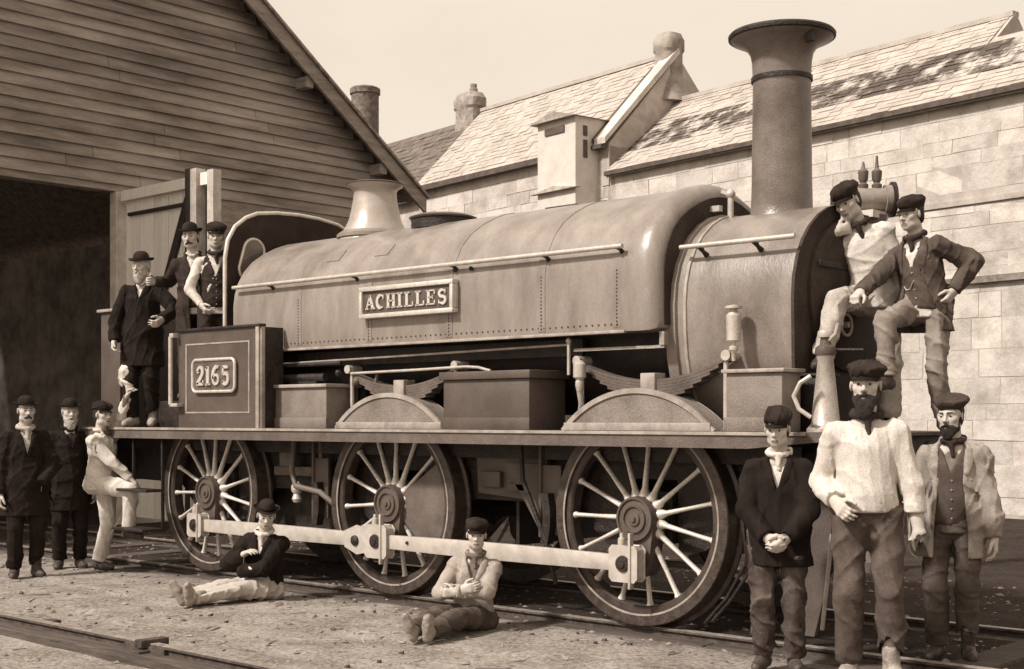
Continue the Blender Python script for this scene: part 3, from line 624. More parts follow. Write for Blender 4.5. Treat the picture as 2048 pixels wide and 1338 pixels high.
# front face of the tank, its shade painted in as a darker colour
ob('tank_front', MB().loft([sect(.1585, .085), sect(.164, .085)]), P_face, tank, smooth=0)
def zside(x): return YC-.822
def onsect(t, x, lift=0.0):      # t: arc index along half profile (float)
    i = int(t); f = t-i; i = min(i, len(half)-2); a = half[i][0]*(1-f)+half[i+1][0]*f; b = half[i][1]*(1-f)+half[i+1][1]*f
    da, db = half[i+1][0]-half[i][0], half[i+1][1]-half[i][1]; l = math.hypot(da, db); na, nb = db/l, -da/l
    return (x, YC-(a+na*lift), b+nb*lift)
rivet = MB()
def riv(p, r=.008):
    for q in [0]:
        vs = [(p[0]+r*math.cos(2*H*k/6), p[1], p[2]+r*math.sin(2*H*k/6)) for k in range(6)]+[(p[0], p[1]-.007, p[2])]
        rivet.add(vs, [(k, (k+1) % 6, 6) for k in range(6)])
for i, x in enumerate((-3.58, -2.69, -1.78, -.85, -.17)):
    B = MB(); rr = []
    for t in np.linspace(.6, 3.9 if i != 2 and i != 3 else 11.9, 40):
        p, q = onsect(t, x-.035, .004), onsect(t, x+.035, .004); rr.append([onsect(t, x-.035, -.002), p, q, onsect(t, x+.035, -.002)])
    ob('seam_strip', B.loft(rr), P_tank, tank, smooth=50)
    for k in range(16):
        t = .8+3.1*k/15; pz_ = onsect(t, x, .004)
        z = 2.03+.5*k/15
        riv((x+(.0), YC-.822-.0045, 2.03+.37*k/15))
x = -4.4
while x < -.15: riv((x, YC-.8235, 2.035)); x += .055
def cap_rivets():
    for (cx_, t0) in ((-3.2, 9.0),):
        pass
ob('rivets', rivet, P_panel, tank, smooth=0, kind='stuff')
ob('bottom_angle', MB().box(-4.5, -.1, YC-.836, YC-.80, 1.972, 1.992), P_line, tank, bevel=.003)
# patch plates seen on the tank's shoulder
for x0 in (-3.35, -2.75):
    rr = []
    for t in np.linspace(6.0, 7.0, 6): rr.append([onsect(t, x0, -.002), onsect(t, x0, .006), onsect(t, x0+.16, .006), onsect(t, x0+.16, -.002)])
    ob('patch_plate', MB().loft(rr), P_tank, tank, smooth=40, bevel=0)
# handrail
hr = ob('tank_handrail', MB().sweep([(-4.46, -1.235, 2.556), (-.10, -1.235, 2.556)], .017, 12), P_steel, tank)
for x in (-3.95, -2.85, -1.72, -.80, -.14):
    ob('handrail_bracket', MB().sweep([(x, -1.235, 2.556), (x, -1.205, 2.54), (x, -1.15, 2.50)], [.024, .013, .022], 10), P_black2, hr)
for x in (-1.72, -1.55): ob('handrail_bolt', MB().ball((x, -1.20, 2.515), .018, 6), P_black2, hr)
# --- lettering
def stroke_mesh(strokes, h, w, depth):
    """strokes: list of (polyline in unit box, thickness) -> bars standing depth proud, in local x/z, facing -y"""
    B = MB()
    for pts, th in strokes:
        n = len(pts); T = []
        for i in range(n):
            a = Vector(pts[max(i-1, 0)]); b = Vector(pts[min(i+1, n-1)]); d = (b-a); d = Vector((d.x*w, d.y*h)).normalized(); nn = Vector((-d.y, d.x))
            c = Vector((pts[i][0]*w, pts[i][1]*h)); tt = th[i] if hasattr(th, '__len__') else th
            T.append((c+nn*tt*h/2, c-nn*tt*h/2))
        for i in range(n-1):
            a, b = T[i]; c, d = T[i+1]
            q = [(a.x, -depth, a.y), (b.x, -depth, b.y), (d.x, -depth, d.y), (c.x, -depth, c.y)]
            q2 = [(p[0], 0, p[2]) for p in q]
            B.add(q+q2, [(0,1,2,3),(7,6,5,4),(0,4,5,1),(1,5,6,2),(2,6,7,3),(3,7,4,0)])
    return B
def arc(cx_, cz_, rx, rz, a0, a1, n=12): return [(cx_+rx*math.cos(R(a0+(a1-a0)*i/n)), cz_+rz*math.sin(R(a0+(a1-a0)*i/n))) for i in range(n+1)]
T_, t_, s_ = .24, .11, .085
bar = lambda x0, x1, z, th=s_: ([(x0, z), (x1, z)], th)
GL = {
 'A': [([(.12, .04), (.46, 1.0)], t_), ([(.44, 1.0), (.84, .04)], T_), bar(.28, .72, .34), bar(-.02, .32, .045), bar(.62, 1.06, .045)],
 'C': [(arc(.52, .5, .40, .44, 55, 305, 16), [.09]*3+[T_]*11+[.09]*3), ([(.80, .68), (.80, .97)], .09)],
 'H': [([(.2, .04), (.2, .96)], T_), ([(.8, .04), (.8, .96)], T_), bar(.2, .8, .5), bar(0, .4, .045), bar(0, .4, .955), bar(.6, 1, .045), bar(.6, 1, .955)],
 'I': [([(.5, .04), (.5, .96)], T_), bar(.2, .8, .045), bar(.2, .8, .955)],
 'L': [([(.3, .04), (.3, .96)], T_), bar(.05, .95, .045), bar(.05, .6, .955), ([(.92, .04), (.92, .33)], .10)],
 'E': [([(.26, .04), (.26, .96)], T_), bar(.02, .92, .045), bar(.02, .9, .955), bar(.26, .68, .5), ([(.89, .04), (.89, .3)], .10), ([(.87, .72), (.87, .96)], .10), ([(.68, .37), (.68, .63)], .08)],
 'S': [(arc(.5, .72, .30, .22, 35, 270, 12)+arc(.5, .27, .33, .23, 90, -145, 12), [.10]*3+[.2]*20+[.10]*3), ([(.80, .72), (.80, .97)], .08), ([(.17, .03), (.17, .28)], .08)],
 '2': [(arc(.5, .70, .30, .25, 170, -20, 12)+[(.55, .38), (.14, .10)], [.15]*8+[.2]*7), bar(.10, .88, .075, .15), ([(.85, .06), (.85, .26)], .09), ([(.2, .66), (.3, .72)], .14)],
 '1': [([(.5, .04), (.5, .97)], T_), bar(.22, .78, .045), ([(.26, .80), (.48, .93)], .1)],
 '6': [(arc(.5, .29, .31, .235, 0, 360, 18), .13), (arc(.66, .38, .50, .57, 92, 185, 12), .20), ([(.62, .955), (.80, .90)], .13)],
 '5': [([(.22, .92), (.80, .90)], .15), ([(.26, .92), (.22, .52)], .13), (arc(.48, .32, .32, .27, 130, -150, 14), .18), ([(.18, .2), (.26, .12)], .14)],
}
def lettering(word, parent, x0, x1, z0, z1, y, m, depth, gap=.16):
    h = z1-z0; n = len(word); ws = [.6 if c in 'I1' else 1 for c in word]; tot = sum(ws)+gap*(n-1); u = (x1-x0)/tot; x = x0
    for c, w_ in zip(word, ws):
        B = stroke_mesh([([(p[0] if w_ == 1 else (p[0]-.5)/.6+.5, p[1]) for p in pts], th) for pts, th in GL[c]], h, u*w_, depth)
        B.v = [(vx+x, vy+y, vz+z0) for vx, vy, vz in B.v]
        ob('letter' if c.isalpha() else 'numeral', B, m, parent, smooth=0)
        x += u*(w_+gap)
# nameplate ACHILLES
npl = ob('name_plate', MB().box(-2.72, -1.69, -1.248, -1.203, 2.205, 2.43), P_panel, loco, bevel=.003)
fr_ = MB()
for (x0, x1, z0, z1) in ((-2.735, -1.675, 2.192, 2.228), (-2.735, -1.675, 2.407, 2.443), (-2.735, -2.70, 2.2285, 2.4065), (-1.71, -1.675, 2.2285, 2.4065)): fr_.box(x0, x1, -1.272, -1.204, z0, z1)
ob('plate_frame', fr_, P_brass, npl, bevel=.006)
lettering('ACHILLES', npl, -2.665, -1.745, 2.262, 2.375, -1.2485, P_brass, .012)
# --- smokebox
sm_half = [(.44, 1.32), (.52, 1.50), (.585, 1.64), (.625, 1.80), (.645, 1.98), (.650, 2.15), (.636, 2.29), (.594, 2.42), (.53, 2.53), (.45, 2.62), (.34, 2.705), (.22, 2.765), (.10, 2.795)]
def sms(x, k=1.0, half_=sm_half):
    L_ = half_+[(0, 2.80)]+[(-a, b) for a, b in half_[::-1]]
    return [(x, YC-a*k, 2.15+(b-2.15)*k if b > 2.15 else b) for a, b in L_]
smk = ob('smokebox', MB().loft([sms(.12), sms(.5), sms(1.08)]), P_smk, loco, smooth=50)
ob('smokebox_ring', MB().loft([sms(.255, 1.002), sms(.258, 1.018), sms(.280, 1.018), sms(.283, 1.002)]), P_line, smk, smooth=50)
ob('smokebox_ring', MB().loft([sms(.12, 1.035), sms(.20, 1.035), sms(.205, 1.004)]), P_tank, smk, smooth=50)
fp = [(.60, 1.315), (.60, 1.45), (.64, 1.60), (.66, 1.75)]+[(a*1.03, b) for a, b in sm_half[4:]]
ob('front_plate', MB().loft([sms(1.081, 1.0, fp), sms(1.103, 1.0, fp)]), P_face, smk, smooth=40)
dr = ob('smokebox_door', MB().lathe([(.50, 0), (.50, .02), (.47, .035), (.3, .05), (.1, .055), (0, .055)], (1.104, YC, 2.20), axis='x', n=40), P_face, smk)
ob('door_wheel', MB().sweep([(1.185, YC-.15+.07*math.cos(a), 2.0+.07*math.sin(a)) for a in np.linspace(0, 2*H, 20)], .010, 8).sweep([(1.15, YC-.15, 2.0), (1.20, YC-.15, 2.0)], .02, 10), P_steel, dr)
ob('door_hinge', MB().box(1.155, 1.165, YC-.45, YC+.05, 2.36, 2.40), P_black2, dr, bevel=.004)
hs = ob('smokebox_handrail', MB().sweep([(.23, -1.03, 2.535), (1.10, -1.03, 2.535)], .017, 12), P_steel, smk)
for x in (.38, .80): ob('handrail_bracket', MB().sweep([(x, -1.03, 2.535), (x, -.98, 2.50), (x, -.94, 2.48)], [.025, .013, .02], 10), P_black2, hs)
ob('lamp_iron', MB().box(1.0, 1.04, YC-.03, YC+.03, 2.78, 2.86), P_black2, smk)
# --- chimney
cx0 = .615
chim = ob('chimney', MB().lathe([(.27, -.06), (.235, .0), (.216, .04), (.208, .10), (.204, .25), (.196, .95), (.198, .96), (.198, 1.0), (.202, 1.09), (.213, 1.145), (.240, 1.185), (.288, 1.214), (.334, 1.234), (.356, 1.25), (.358, 1.27), (.335, 1.28), (.21, 1.25), (.18, 1.1), (.18, .5), (0, .5)], (cx0, YC, 2.74), n=64), P_chim, loco, smooth=50)
ob('chimney_band', MB().lathe([(.197, .955), (.208, .955), (.208, .985), (.198, .985)], (cx0, YC, 2.74), n=64, closed=True), P_black2, chim)
ob('chimney_rim', MB().lathe([(.350, 1.242), (.362, 1.25), (.364, 1.27), (.352, 1.285), (.34, 1.28)], (cx0, YC, 2.74), n=64, closed=True), P_black2, chim)
ob('rim_bolt', MB().box(cx0+.25, cx0+.31, YC-.13, YC-.09, 3.90, 3.975), P_black2, chim)
# --- fittings between tank and chimney
ob('vent_cock', MB().sweep([(.28, YC-.12, 2.78), (.28, YC-.12, 2.94), (.22, YC-.14, 2.97)], .022, 10).ball((.28, YC-.12, 2.95), .035, 6).box(.12, .24, YC-.20, YC-.16, 2.83, 2.87), P_steel, loco)
# --- dome casing, filler
dome = ob('safety_valve_casing', MB().lathe([(.36, -.16), (.315, -.05), (.265, .03), (.235, .09), (.215, .17), (.195, .28), (.190, .345), (.205, .375), (.245, .395), (.252, .41), (.235, .415), (.17, .39), (.1, .38), (0, .38)], (-3.53, YC, 3.06), n=48), mat('casing_polish', .42, .32, .2, var=.08, scale=8), loco, smooth=50)
ob('casing_lip', MB().lathe([(.232, .408), (.254, .405), (.258, .415), (.234, .424)], (-3.53, YC, 3.06), n=48, closed=True), P_panel, dome)
ob('casing_flange', MB().lathe([(.29, -.02), (.34, -.05), (.34, -.02), (.30, .01)], (-3.53, YC, 3.04), n=40, closed=True), P_tank, dome)
ob('filler_ring', MB().lathe([(.0, -.03), (.27, -.03), (.27, .05), (.25, .055), (0, .055)], (-2.62, YC-.05, 3.01), n=32), P_black2, tank)
ob('filler_lid', MB().lathe([(.28, .056), (.29, .07), (.22, .095), (0, .10)], (-2.62, YC-.05, 3.01), n=32), P_panel, tank)
ob('lifting_eye', MB().box(-1.50, -1.18, YC-.04, YC+.04, 3.02, 3.055), P_black2, tank, bevel=.01)
# --- cab weatherboard
def cabpoly(ins=0.):
    h = [(.83-ins, 2.20+0*ins), (.83-ins, 2.84), (.80-ins, 3.00), (.72-ins, 3.13-ins*.6), (.60-ins*.8, 3.22-ins*.9), (.48, 3.27-ins), (.25, 3.30-ins), (0, 3.31-ins)]
    return [(YC-a, b) for a, b in h]+[(YC+a, b) for a, b in h[::-1][1:]]
cab = ob('cab_weatherboard', MB().prism(cabpoly(), -4.62, -4.60, 'yz'), mat('cab_paint_shade', .05, .8, 0, v2=.03, scale=4, grain=.2, spec=.1), loco, smooth=0)  # weatherboard's shaded side painted in as a darker colour
pl = cabpoly(-.004)
ob('cab_beading', MB().sweep([(-4.61, a, b) for a, b in pl], .019, 10, cap=True), P_brass, cab, smooth=60)
def oval(cy, cz, L_, w, tilt, n=20):
    o = []
    for k in range(n):
        a = 2*H*k/n; u = w*math.cos(a); v = w*math.sin(a)+(L_ if math.sin(a) >= 0 else -L_)
        o.append((cy+u*math.cos(tilt)+v*math.sin(tilt), cz-u*math.sin(tilt)+v*math.cos(tilt)))
    return o
for cy, tl in ((YC-.55, .32), (YC+.55, -.32)):
    ov = oval(cy, 2.84, .085, .115, tl)
    ob('spectacle_rim', MB().sweep([(-4.595, a, b) for a, b in ov+ov[:1]], .014, 8), P_brass, cab, smooth=60)
    ob('spectacle_glass', MB().prism(ov, -4.598, -4.592, 'yz'), mat('glass_pane', .16, .15, 0, v2=.10, scale=4, spec=.7, grain=0), cab, smooth=0)
# low cab sides with number plate
pan = ob('cab_side_sheet', MB().box(-4.95, -3.76, -1.47, -1.44, 1.312, 2.17), P_panel, loco, smooth=0)
ob('side_sheet_cap', MB().box(-4.97, -3.74, -1.49, -1.42, 2.171, 2.195), P_black2, pan, bevel=.004)
ob('side_sheet_edge', MB().box(-3.80, -3.755, -1.488, -1.4705, 1.312, 2.17).box(-3.7595, -3.74, -1.4705, -1.43, 1.312, 2.17), P_line, pan, bevel=.004)
ln = MB(); a0, a1, b0, b1 = -4.84, -3.90, 1.44, 2.06
for (x0, x1, z0, z1) in ((a0, a1, b0, b0+.014), (a0, a1, b1-.014, b1), (a0, a0+.018, b0+.0145, b1-.0145), (a1-.018, a1, b0+.0145, b1-.0145)): ln.box(x0, x1, -1.4745, -1.4702, z0, z1)
ob('panel_lining', ln, P_line, pan, smooth=0)
ob('cab_end_sheet', MB().box(-3.79, -3.765, -1.438, -1.22, 1.312, 2.17), P_black2, pan, smooth=0)
ob('cab_side_sheet', MB().box(-4.95, -3.76, .68, .71, 1.312, 2.17), P_panel, loco, smooth=0)
np_ = []
def rrect(x0, x1, z0, z1, r, n=5):
    o = []
    for cx_, cz_, s0 in ((x1-r, z1-r, 0), (x0+r, z1-r, 90), (x0+r, z0+r, 180), (x1-r, z0+r, 270)):
        for k in range(n+1): o.append((cx_+r*math.cos(R(s0+90*k/n)), cz_+r*math.sin(R(s0+90*k/n))))
    return o
nmp = ob('number_plate', MB().prism(rrect(-4.70, -4.08, 1.63, 1.91, .05), -1.492, -1.4715), P_fp, loco, smooth=30)
rr_ = rrect(-4.70, -4.08, 1.63, 1.91, .05); ob('plate_frame', MB().sweep([(a, -1.494, b) for a, b in rr_+rr_[:1]], .014, 8), P_brass, nmp)
lettering('2165', nmp, -4.64, -4.14, 1.685, 1.855, -1.493, P_brass, .014, gap=.10)
hrr = ob('cab_handrail', MB().sweep([(-4.99, -1.53, 1.52), (-4.99, -1.53, 2.13)], .02, 12), P_steel, loco)
ob('handrail_bracket', MB().box(-5.0, -4.88, -1.54, -1.47, 1.50, 1.53).box(-5.0, -4.94, -1.54, -1.47, 2.12, 2.16), P_steel, hrr, bevel=.004)
# cab floor, rear bunker
ob('cab_floor', MB().box(-5.7, -4.5, -1.2, .5, 1.312, 1.56), P_black2, loco, bevel=.006)
ob('backhead', MB().box(-4.72, -4.63, YC-.5, YC+.5, 1.56, 2.6), P_black, loco, bevel=.03)
bk = ob('bunker', MB().box(-6.55, -6.2, -1.30, .55, 1.312, 2.44), P_panel, loco, bevel=.01)
ob('bunker_cap', MB().box(-6.58, -6.17, -1.33, .58, 2.441, 2.47), P_line, bk, bevel=.006)
st = ob('cab_step', MB().box(-5.75, -5.25, -1.62, -1.42, .72, .745).box(-5.75, -5.73, -1.45, -1.42, .745, 1.215).box(-5.27, -5.25, -1.45, -1.42, .745, 1.215), P_black2, loco, bevel=.004)
ob('cab_step', MB().box(-5.75, -5.25, -1.66, -1.42, .36, .385).box(-5.75, -5.73, -1.45, -1.42, .385, .72).box(-5.27, -5.25, -1.45, -1.42, .385, .72), P_black2, loco, bevel=.004)
# --- pipes and small fittings along the side
ob('lubricator', MB().lathe([(0, .0), (.012, 0), (.014, .05), (.03, .07), (.03, .09), (.012, .10), (.012, .12), (.045, .13), (.048, .29), (.03, .31), (.02, .33), (.055, .335), (.055, .35), (0, .36)], (.72, -1.14, 1.76), n=20), P_steel, loco)
ob('lubricator', MB().lathe([(0, .0), (.02, 0), (.03, .04), (.03, .07), (.022, .08), (.045, .10), (.045, .19), (.02, .215), (0, .22)], (-.50, -1.20, 1.58), n=20), P_steel, loco)
ob('feed_pipe', MB().sweep([(-.50, -1.2, 1.58), (-.50, -1.18, 1.50), (-.56, -1.12, 1.42), (-.66, -1.08, 1.33)], .02, 8), P_steel, loco)
ob('reach_rod', MB().sweep([(-4.1, -1.13, 1.865), (-.64, -1.13, 1.915)], .009, 8), P_line, loco)
ob('drain_pipe', MB().sweep([(-.64, -1.15, 1.96), (-.64, -1.15, 1.70)], .012, 8).ball((-.64, -1.15, 1.94), .022, 6), P_steel, loco)
ob('blower_pipe', MB().sweep([(-3.0, -1.12, 1.765), (-2.2, -1.13, 1.775), (-1.65, -1.15, 1.785), (-1.50, -1.17, 1.775), (-1.35, -1.2, 1.745)], .011, 8), P_steel, loco)
ob('injector', MB().sweep([(-4.05, -1.15, 1.80), (-3.9, -1.15, 1.845), (-3.55, -1.15, 1.85), (-3.1, -1.14, 1.855)], .017, 8).ball((-3.98, -1.17, 1.77), .03, 6).ball((-3.1, -1.17, 1.77), .03, 6).sweep([(-3.85, -1.14, 1.74), (-3.3, -1.14, 1.74)], .035, 10).box(-3.75, -3.4, -1.16, -1.08, 1.66, 1.74), P_black2, loco)
ob('oil_pot', MB().ball((-2.95, -1.1, 1.70), .035, 6).sweep([(-2.75, -1.1, 1.62), (-2.72, -1.08, 1.75)], .016, 8), P_body, loco)
ob('front_pipe', MB().sweep([(1.32, -1.22, 1.40), (1.25, -1.24, 1.45), (1.22, -1.25, 1.53), (1.26, -1.24, 1.61), (1.32, -1.22, 1.65)], .014, 8), P_steel, loco)
# ------------------------------------------------------------------ screw jack on the front footplate
jk = empty('screw_jack', (1.33, -1.06, 1.309), 'bright conical screw jack standing on the front footplate', 'jack')
J = (1.33, -1.06, 1.309)
ob('jack_base', MB().lathe([(0, 0), (.115, 0), (.115, .02), (.095, .04), (.088, .05), (.048, .44), (.055, .455), (.055, .475), (0, .48)], J, n=32), mat('jack_iron', .50, .38, .3, v2=.36, scale=8, grain=.2), jk)
ob('jack_collar', MB().lathe([(0, .47), (.06, .47), (.066, .49), (.06, .52), (.035, .535), (.03, .58), (0, .58)], J, n=24), P_panel, jk)
ob('jack_head', MB().lathe([(0, .575), (.045, .58), (.05, .60), (.045, .62), (.02, .63), (0, .63)], J, n=20), P_steel, jk)
ob('tommy_bar', MB().sweep([(J[0]-.02, J[1]+.0, J[2]+.505), (J[0]+.20, J[1]+.10, J[2]+.50)], .011, 8), P_black2, jk)
ob('jack_claw', MB().sweep([(J[0]+.03, J[1]-.01, J[2]+.56), (J[0]+.075, J[1]-.01, J[2]+.60), (J[0]+.09, J[1]-.01, J[2]+.66)], .012, 8), P_steel, jk)
# ------------------------------------------------------------------ machine by the wall, behind the men on the footplate
mc = empty('yard_water_crane', (-.73, 3.46, -.06), 'iron water crane head with two small valves, behind the men beside the smokebox', 'water crane')
mx_, my_ = -.73, 3.46
rv = Vector((.74, .673, 0))
def mp(a, z, b=0): return (mx_+rv.x*a-rv.y*b*-1*0+b*-.673, my_+rv.y*a+b*.74, z)
ob('column', MB().lathe([(.30, 0), (.30, .1), (.16, .18), (.12, .5), (.11, 3.2), (.16, 3.3), (.16, 3.40)], (mx_, my_, -.06), n=20), P_body, mc)
ob('barrel', MB().sweep([mp(-.28, 3.50), mp(-.24, 3.50), mp(-.2401, 3.50), mp(.14, 3.50), mp(.1401, 3.50), mp(.20, 3.50)], [.06, .06, .11, .11, .14, .14], 20), mat('crane_iron', .30, .6, var=.25, v2=.2, scale=8), mc)
ob('end_flange', MB().sweep([mp(.205, 3.50), mp(.235, 3.50)], .17, 20), P_black2, mc)
ob('saddle', MB().box(mx_-.2, mx_+.14, my_-.2, my_+.1, 3.30, 3.37), mat('saddle_pale', .6, .8), mc)
for a, h in ((-.06, .26), (.07, .32)):
    p = mp(a, 3.60); ob('valve', MB().lathe([(.045, 0), (.05, .04), (.028, .06), (.045, .09), (.05, .17), (.02, .20), (.01, h)], p, n=14), P_body, mc)
# ------------------------------------------------------------------ sdf figures
def V3(*a): return np.array(a[0] if len(a) == 1 else a, float)
def nrm(v): return v/np.linalg.norm(v)
class Sdf:
    def __init__(s): s.p = []; s.cuts = []; s.disp = None
    def cone(s, a, b, r1, r2, k=.02, sq=None, op='u'):      # sq: (normal, factor) squash across a direction
        a, b = V3(a), V3(b); s.p.append(('c', a, b, r1, r2, k, sq, op, (a+b)/2, np.linalg.norm(b-a)/2+max(r1, r2))); return s
    def ell(s, c, r, Rm=None, k=.02, op='u'):
        c = V3(c); r = V3(r); s.p.append(('e', c, r, np.eye(3) if Rm is None else Rm, 0, k, None, op, c, max(r))); return s
    def cut(s, p, n, k=.0): s.cuts.append((V3(p), nrm(V3(n)))); return s      # remove the side the normal points to
    def box(s):
        lo = np.min([q[8]-q[9] for q in s.p if q[7] == 'u'], 0)-.04; hi = np.max([q[8]+q[9] for q in s.p if q[7] == 'u'], 0)+.04
        return lo, hi
    def __call__(s, P):
        d = np.full(len(P), .5)
        for (t, a, b, c, e, k, sq, op, cen, rad) in s.p:
            m = np.nonzero(((P-cen)**2).sum(1) < (rad+.10)**2)[0]
            if not len(m): continue
            Q = P[m]
            if t == 'c':
                ba = b-a; l2 = max(ba@ba, 1e-9)
                h = np.clip(((Q-a)@ba)/l2, 0, 1); w = Q-a-h[:, None]*ba
                if sq is not None:
                    n_, f_ = sq; w = w+np.outer(w@n_, n_)*(1/f_-1); dd = np.sqrt((w*w).sum(1))-(c+(e-c)*h); dd *= (f_+1)/2 if f_ < 1 else 1
                else: dd = np.sqrt((w*w).sum(1))-(c+(e-c)*h)
            else:
                q = (Q-a)@c; k0 = np.sqrt(((q/b)**2).sum(1)); k1 = np.sqrt(((q/(b*b))**2).sum(1)); dd = k0*(k0-1)/np.maximum(k1, 1e-6)
            cur = d[m]
            if op == 'u':
                hh = np.maximum(k-np.abs(cur-dd), 0)/k; d[m] = np.minimum(cur, dd)-hh*hh*k*.25
            else:
                hh = np.maximum(k-np.abs(cur+dd), 0)/k; d[m] = np.maximum(cur, -dd)+hh*hh*k*.25
        if s.disp is not None: d = d+s.disp(P)
        for c in s.cuts:
            d = np.maximum(d, c(P) if callable(c) else (P-c[0])@c[1])
        return d
def surface(f, h):
    lo, hi = f.box(); Hc = 8*h; n = np.ceil((hi-lo)/Hc).astype(int)
    C_ = np.stack(np.meshgrid(*[np.arange(k) for k in n], indexing='ij'), -1).reshape(-1, 3)
    size = Hc
    for lev in range(4):
        d = f(lo+(C_+.5)*size)
        C_ = C_[np.abs(d) < (size*1.3+.022 if lev < 3 else size*2.7)]
        if lev < 3:
            C_ = (C_[:, None, :]*2+np.array([[i, j, k] for i in (0,1) for j in (0,1) for k in (0,1)])[None]).reshape(-1, 3); size /= 2
    S_ = 1 << 20
    key = lambda c: (c[:, 0]*S_+c[:, 1])*S_+c[:, 2]
    off = np.array([[i, j, k] for i in (0,1) for j in (0,1) for k in (0,1)])
    cor = (C_[:, None, :]+off[None]).reshape(-1, 3)
    kk = key(cor+4); uk, idx, inv = np.unique(kk, return_index=True, return_inverse=True)
    vals = f(lo+cor[idx]*h); CV = vals[inv.ravel()].reshape(-1, 8)
    neg = CV < 0; mixed = neg.any(1) & ~neg.all(1); C_ = C_[mixed]; CV = CV[mixed]; neg = neg[mixed]
    acc = np.zeros((len(C_), 3)); cnt = np.zeros(len(C_))
    for a in range(8):
        for ax in range(3):
            bit = 4 >> ax
            if a & bit: continue
            b = a | bit; m = neg[:, a] != neg[:, b]; t = CV[m, a]/(CV[m, a]-CV[m, b])
            p = np.repeat(off[a][None].astype(float), m.sum(), 0); p[:, ax] += t; acc[m] += p; cnt[m] += 1
    V = lo+(C_+acc/cnt[:, None])*h
    ck = key(C_+4); order = np.argsort(ck); cs = ck[order]; quads = []
    for ax in range(3):
        bit = 4 >> ax; m = np.nonzero(neg[:, 0] != neg[:, bit])[0]; b, c = (ax+1) % 3, (ax+2) % 3
        eb = np.zeros(3, int); eb[b] = 1; ec = np.zeros(3, int); ec[c] = 1; base = C_[m]; ids = []; ok = np.ones(len(m), bool)
        for o_ in (0*eb, -eb, -eb-ec, -ec):
            q = key(base+o_+4); p = np.searchsorted(cs, q); p = np.minimum(p, len(cs)-1); ok &= cs[p] == q; ids.append(order[p])
        Q = np.stack(ids, 1); fl = ~neg[m, 0]; Q[fl] = Q[fl][:, ::-1]
        quads.append(Q[ok])
    F = np.concatenate(quads)
    return V, F[:, ::-1]
def sdfmesh(name, f, h, mats, pick=None, relax=1):
    V, F = surface(f, h)
    if name not in ('lapels', 'eyebrows'):      # drop loose crumbs left by the cuts
        l = np.arange(len(V)); e0 = F.ravel(); e1 = F[:, [1, 2, 3, 0]].ravel()
        for _ in range(60):
            m = np.minimum(l[e0], l[e1]); n_ = l.copy(); np.minimum.at(n_, e0, m); np.minimum.at(n_, e1, m); n_ = n_[n_]
            if (n_ == l).all(): break
            l = n_
        u, c = np.unique(l, return_counts=True); good = np.isin(l, u[c > .06*len(V)]); F = F[good[F[:, 0]]]; ix = np.cumsum(good)-1; V = V[good]; F = ix[F]
    for _ in range(relax):      # one light smoothing pass
        acc = np.zeros_like(V); cn = np.zeros(len(V))
        for a in range(4):
            for b in ((a+1) % 4, (a+3) % 4):
                np.add.at(acc, F[:, a], V[F[:, b]]); np.add.at(cn, F[:, a], 1)
        V = V*.6+.4*acc/np.maximum(cn, 1)[:, None]
    me = bpy.data.meshes.new(name); me.vertices.add(len(V)); me.vertices.foreach_set('co', V.ravel())
    me.loops.add(F.size); me.loops.foreach_set('vertex_index', F.ravel().astype(np.int32))
    me.polygons.add(len(F)); me.polygons.foreach_set('loop_start', np.arange(0, F.size, 4, dtype=np.int32)); me.polygons.foreach_set('loop_total', np.full(len(F), 4, np.int32))
    for m in (mats if isinstance(mats, list) else [mats]): me.materials.append(m)
    me.update(calc_edges=True); me.shade_smooth()
    if pick is not None:
        me.polygons.foreach_set('material_index', pick(V[F].mean(1)).astype(np.int32))
    return me
def folds(seed, amp, freq=14., stretch=(1, 1, .55)):
    rs = np.random.RandomState(seed); st = np.array(stretch); W_ = [rs.normal(size=3)*freq*st*(1+.5*i) for i in range(4)]; Vv = [rs.normal(size=3)*freq*.5 for i in range(4)]; ph = rs.rand(8)*6.28
    def g(P):
        o = np.zeros(len(P))
        for i in range(4): o += (1-np.abs(np.sin(.5*(P@W_[i])+ph[i]+1.5*np.sin(P@Vv[i]+ph[i+4]))))**(4 if i > 0 else 2.5)*(1.2-.15*i)
        return amp*(.75-o*.95)
    return g
M_skin = mat('skin', .52, .65, 0, var=.05, v2=.45, scale=30, grain=.05, bump=.1)
M_skin_d = mat('skin_weathered', .42, .65, 0, var=.1, v2=.34, scale=30, grain=.08, bump=.1)
M_lip = mat('lips', .24, .6, grain=.05)
M_hair = mat('dark_hair', .035, .6, 0, var=.4, scale=40, bump=.9, bscale=120, stretch=(3, 3, 1))
M_hairg = mat('grey_hair', .50, .7, 0, var=.2, scale=40, bump=.9, bscale=120)
M_eyew = mat('eye_white', .35, .3, grain=0); M_iris = mat('eye_dark', .02, .2, grain=0)
M_boot = mat('boot_leather', .035, .5, 0, v2=.09, scale=20, bump=.3)
M_boot2 = mat('dusty_boot', .20, .75, 0, v2=.38, scale=12, bump=.3)
def cloth(name, v, v2=None, fl=.3): return mat(name, v, .9, 0, v2=v2 if v2 is not None else v*.7, scale=7, bump=.35, bscale=260, grain=.16, spec=.15)
def rot(yaw, pitch, roll):
    yaw = -yaw      # columns: left, front, up ; yaw to the person's left, pitch forward, roll to the person's left
    cy, sy = math.cos(yaw), math.sin(yaw); Rz = np.array([[cy, -sy, 0], [sy, cy, 0], [0, 0, 1]])
    cp, sp = math.cos(-pitch), math.sin(-pitch); Rx = np.array([[1, 0, 0], [0, cp, -sp], [0, sp, cp]])
    cr, sr = math.cos(roll), math.sin(roll); Ry = np.array([[cr, 0, sr], [0, 1, 0], [-sr, 0, cr]])
    return Rz@Ry@Rx
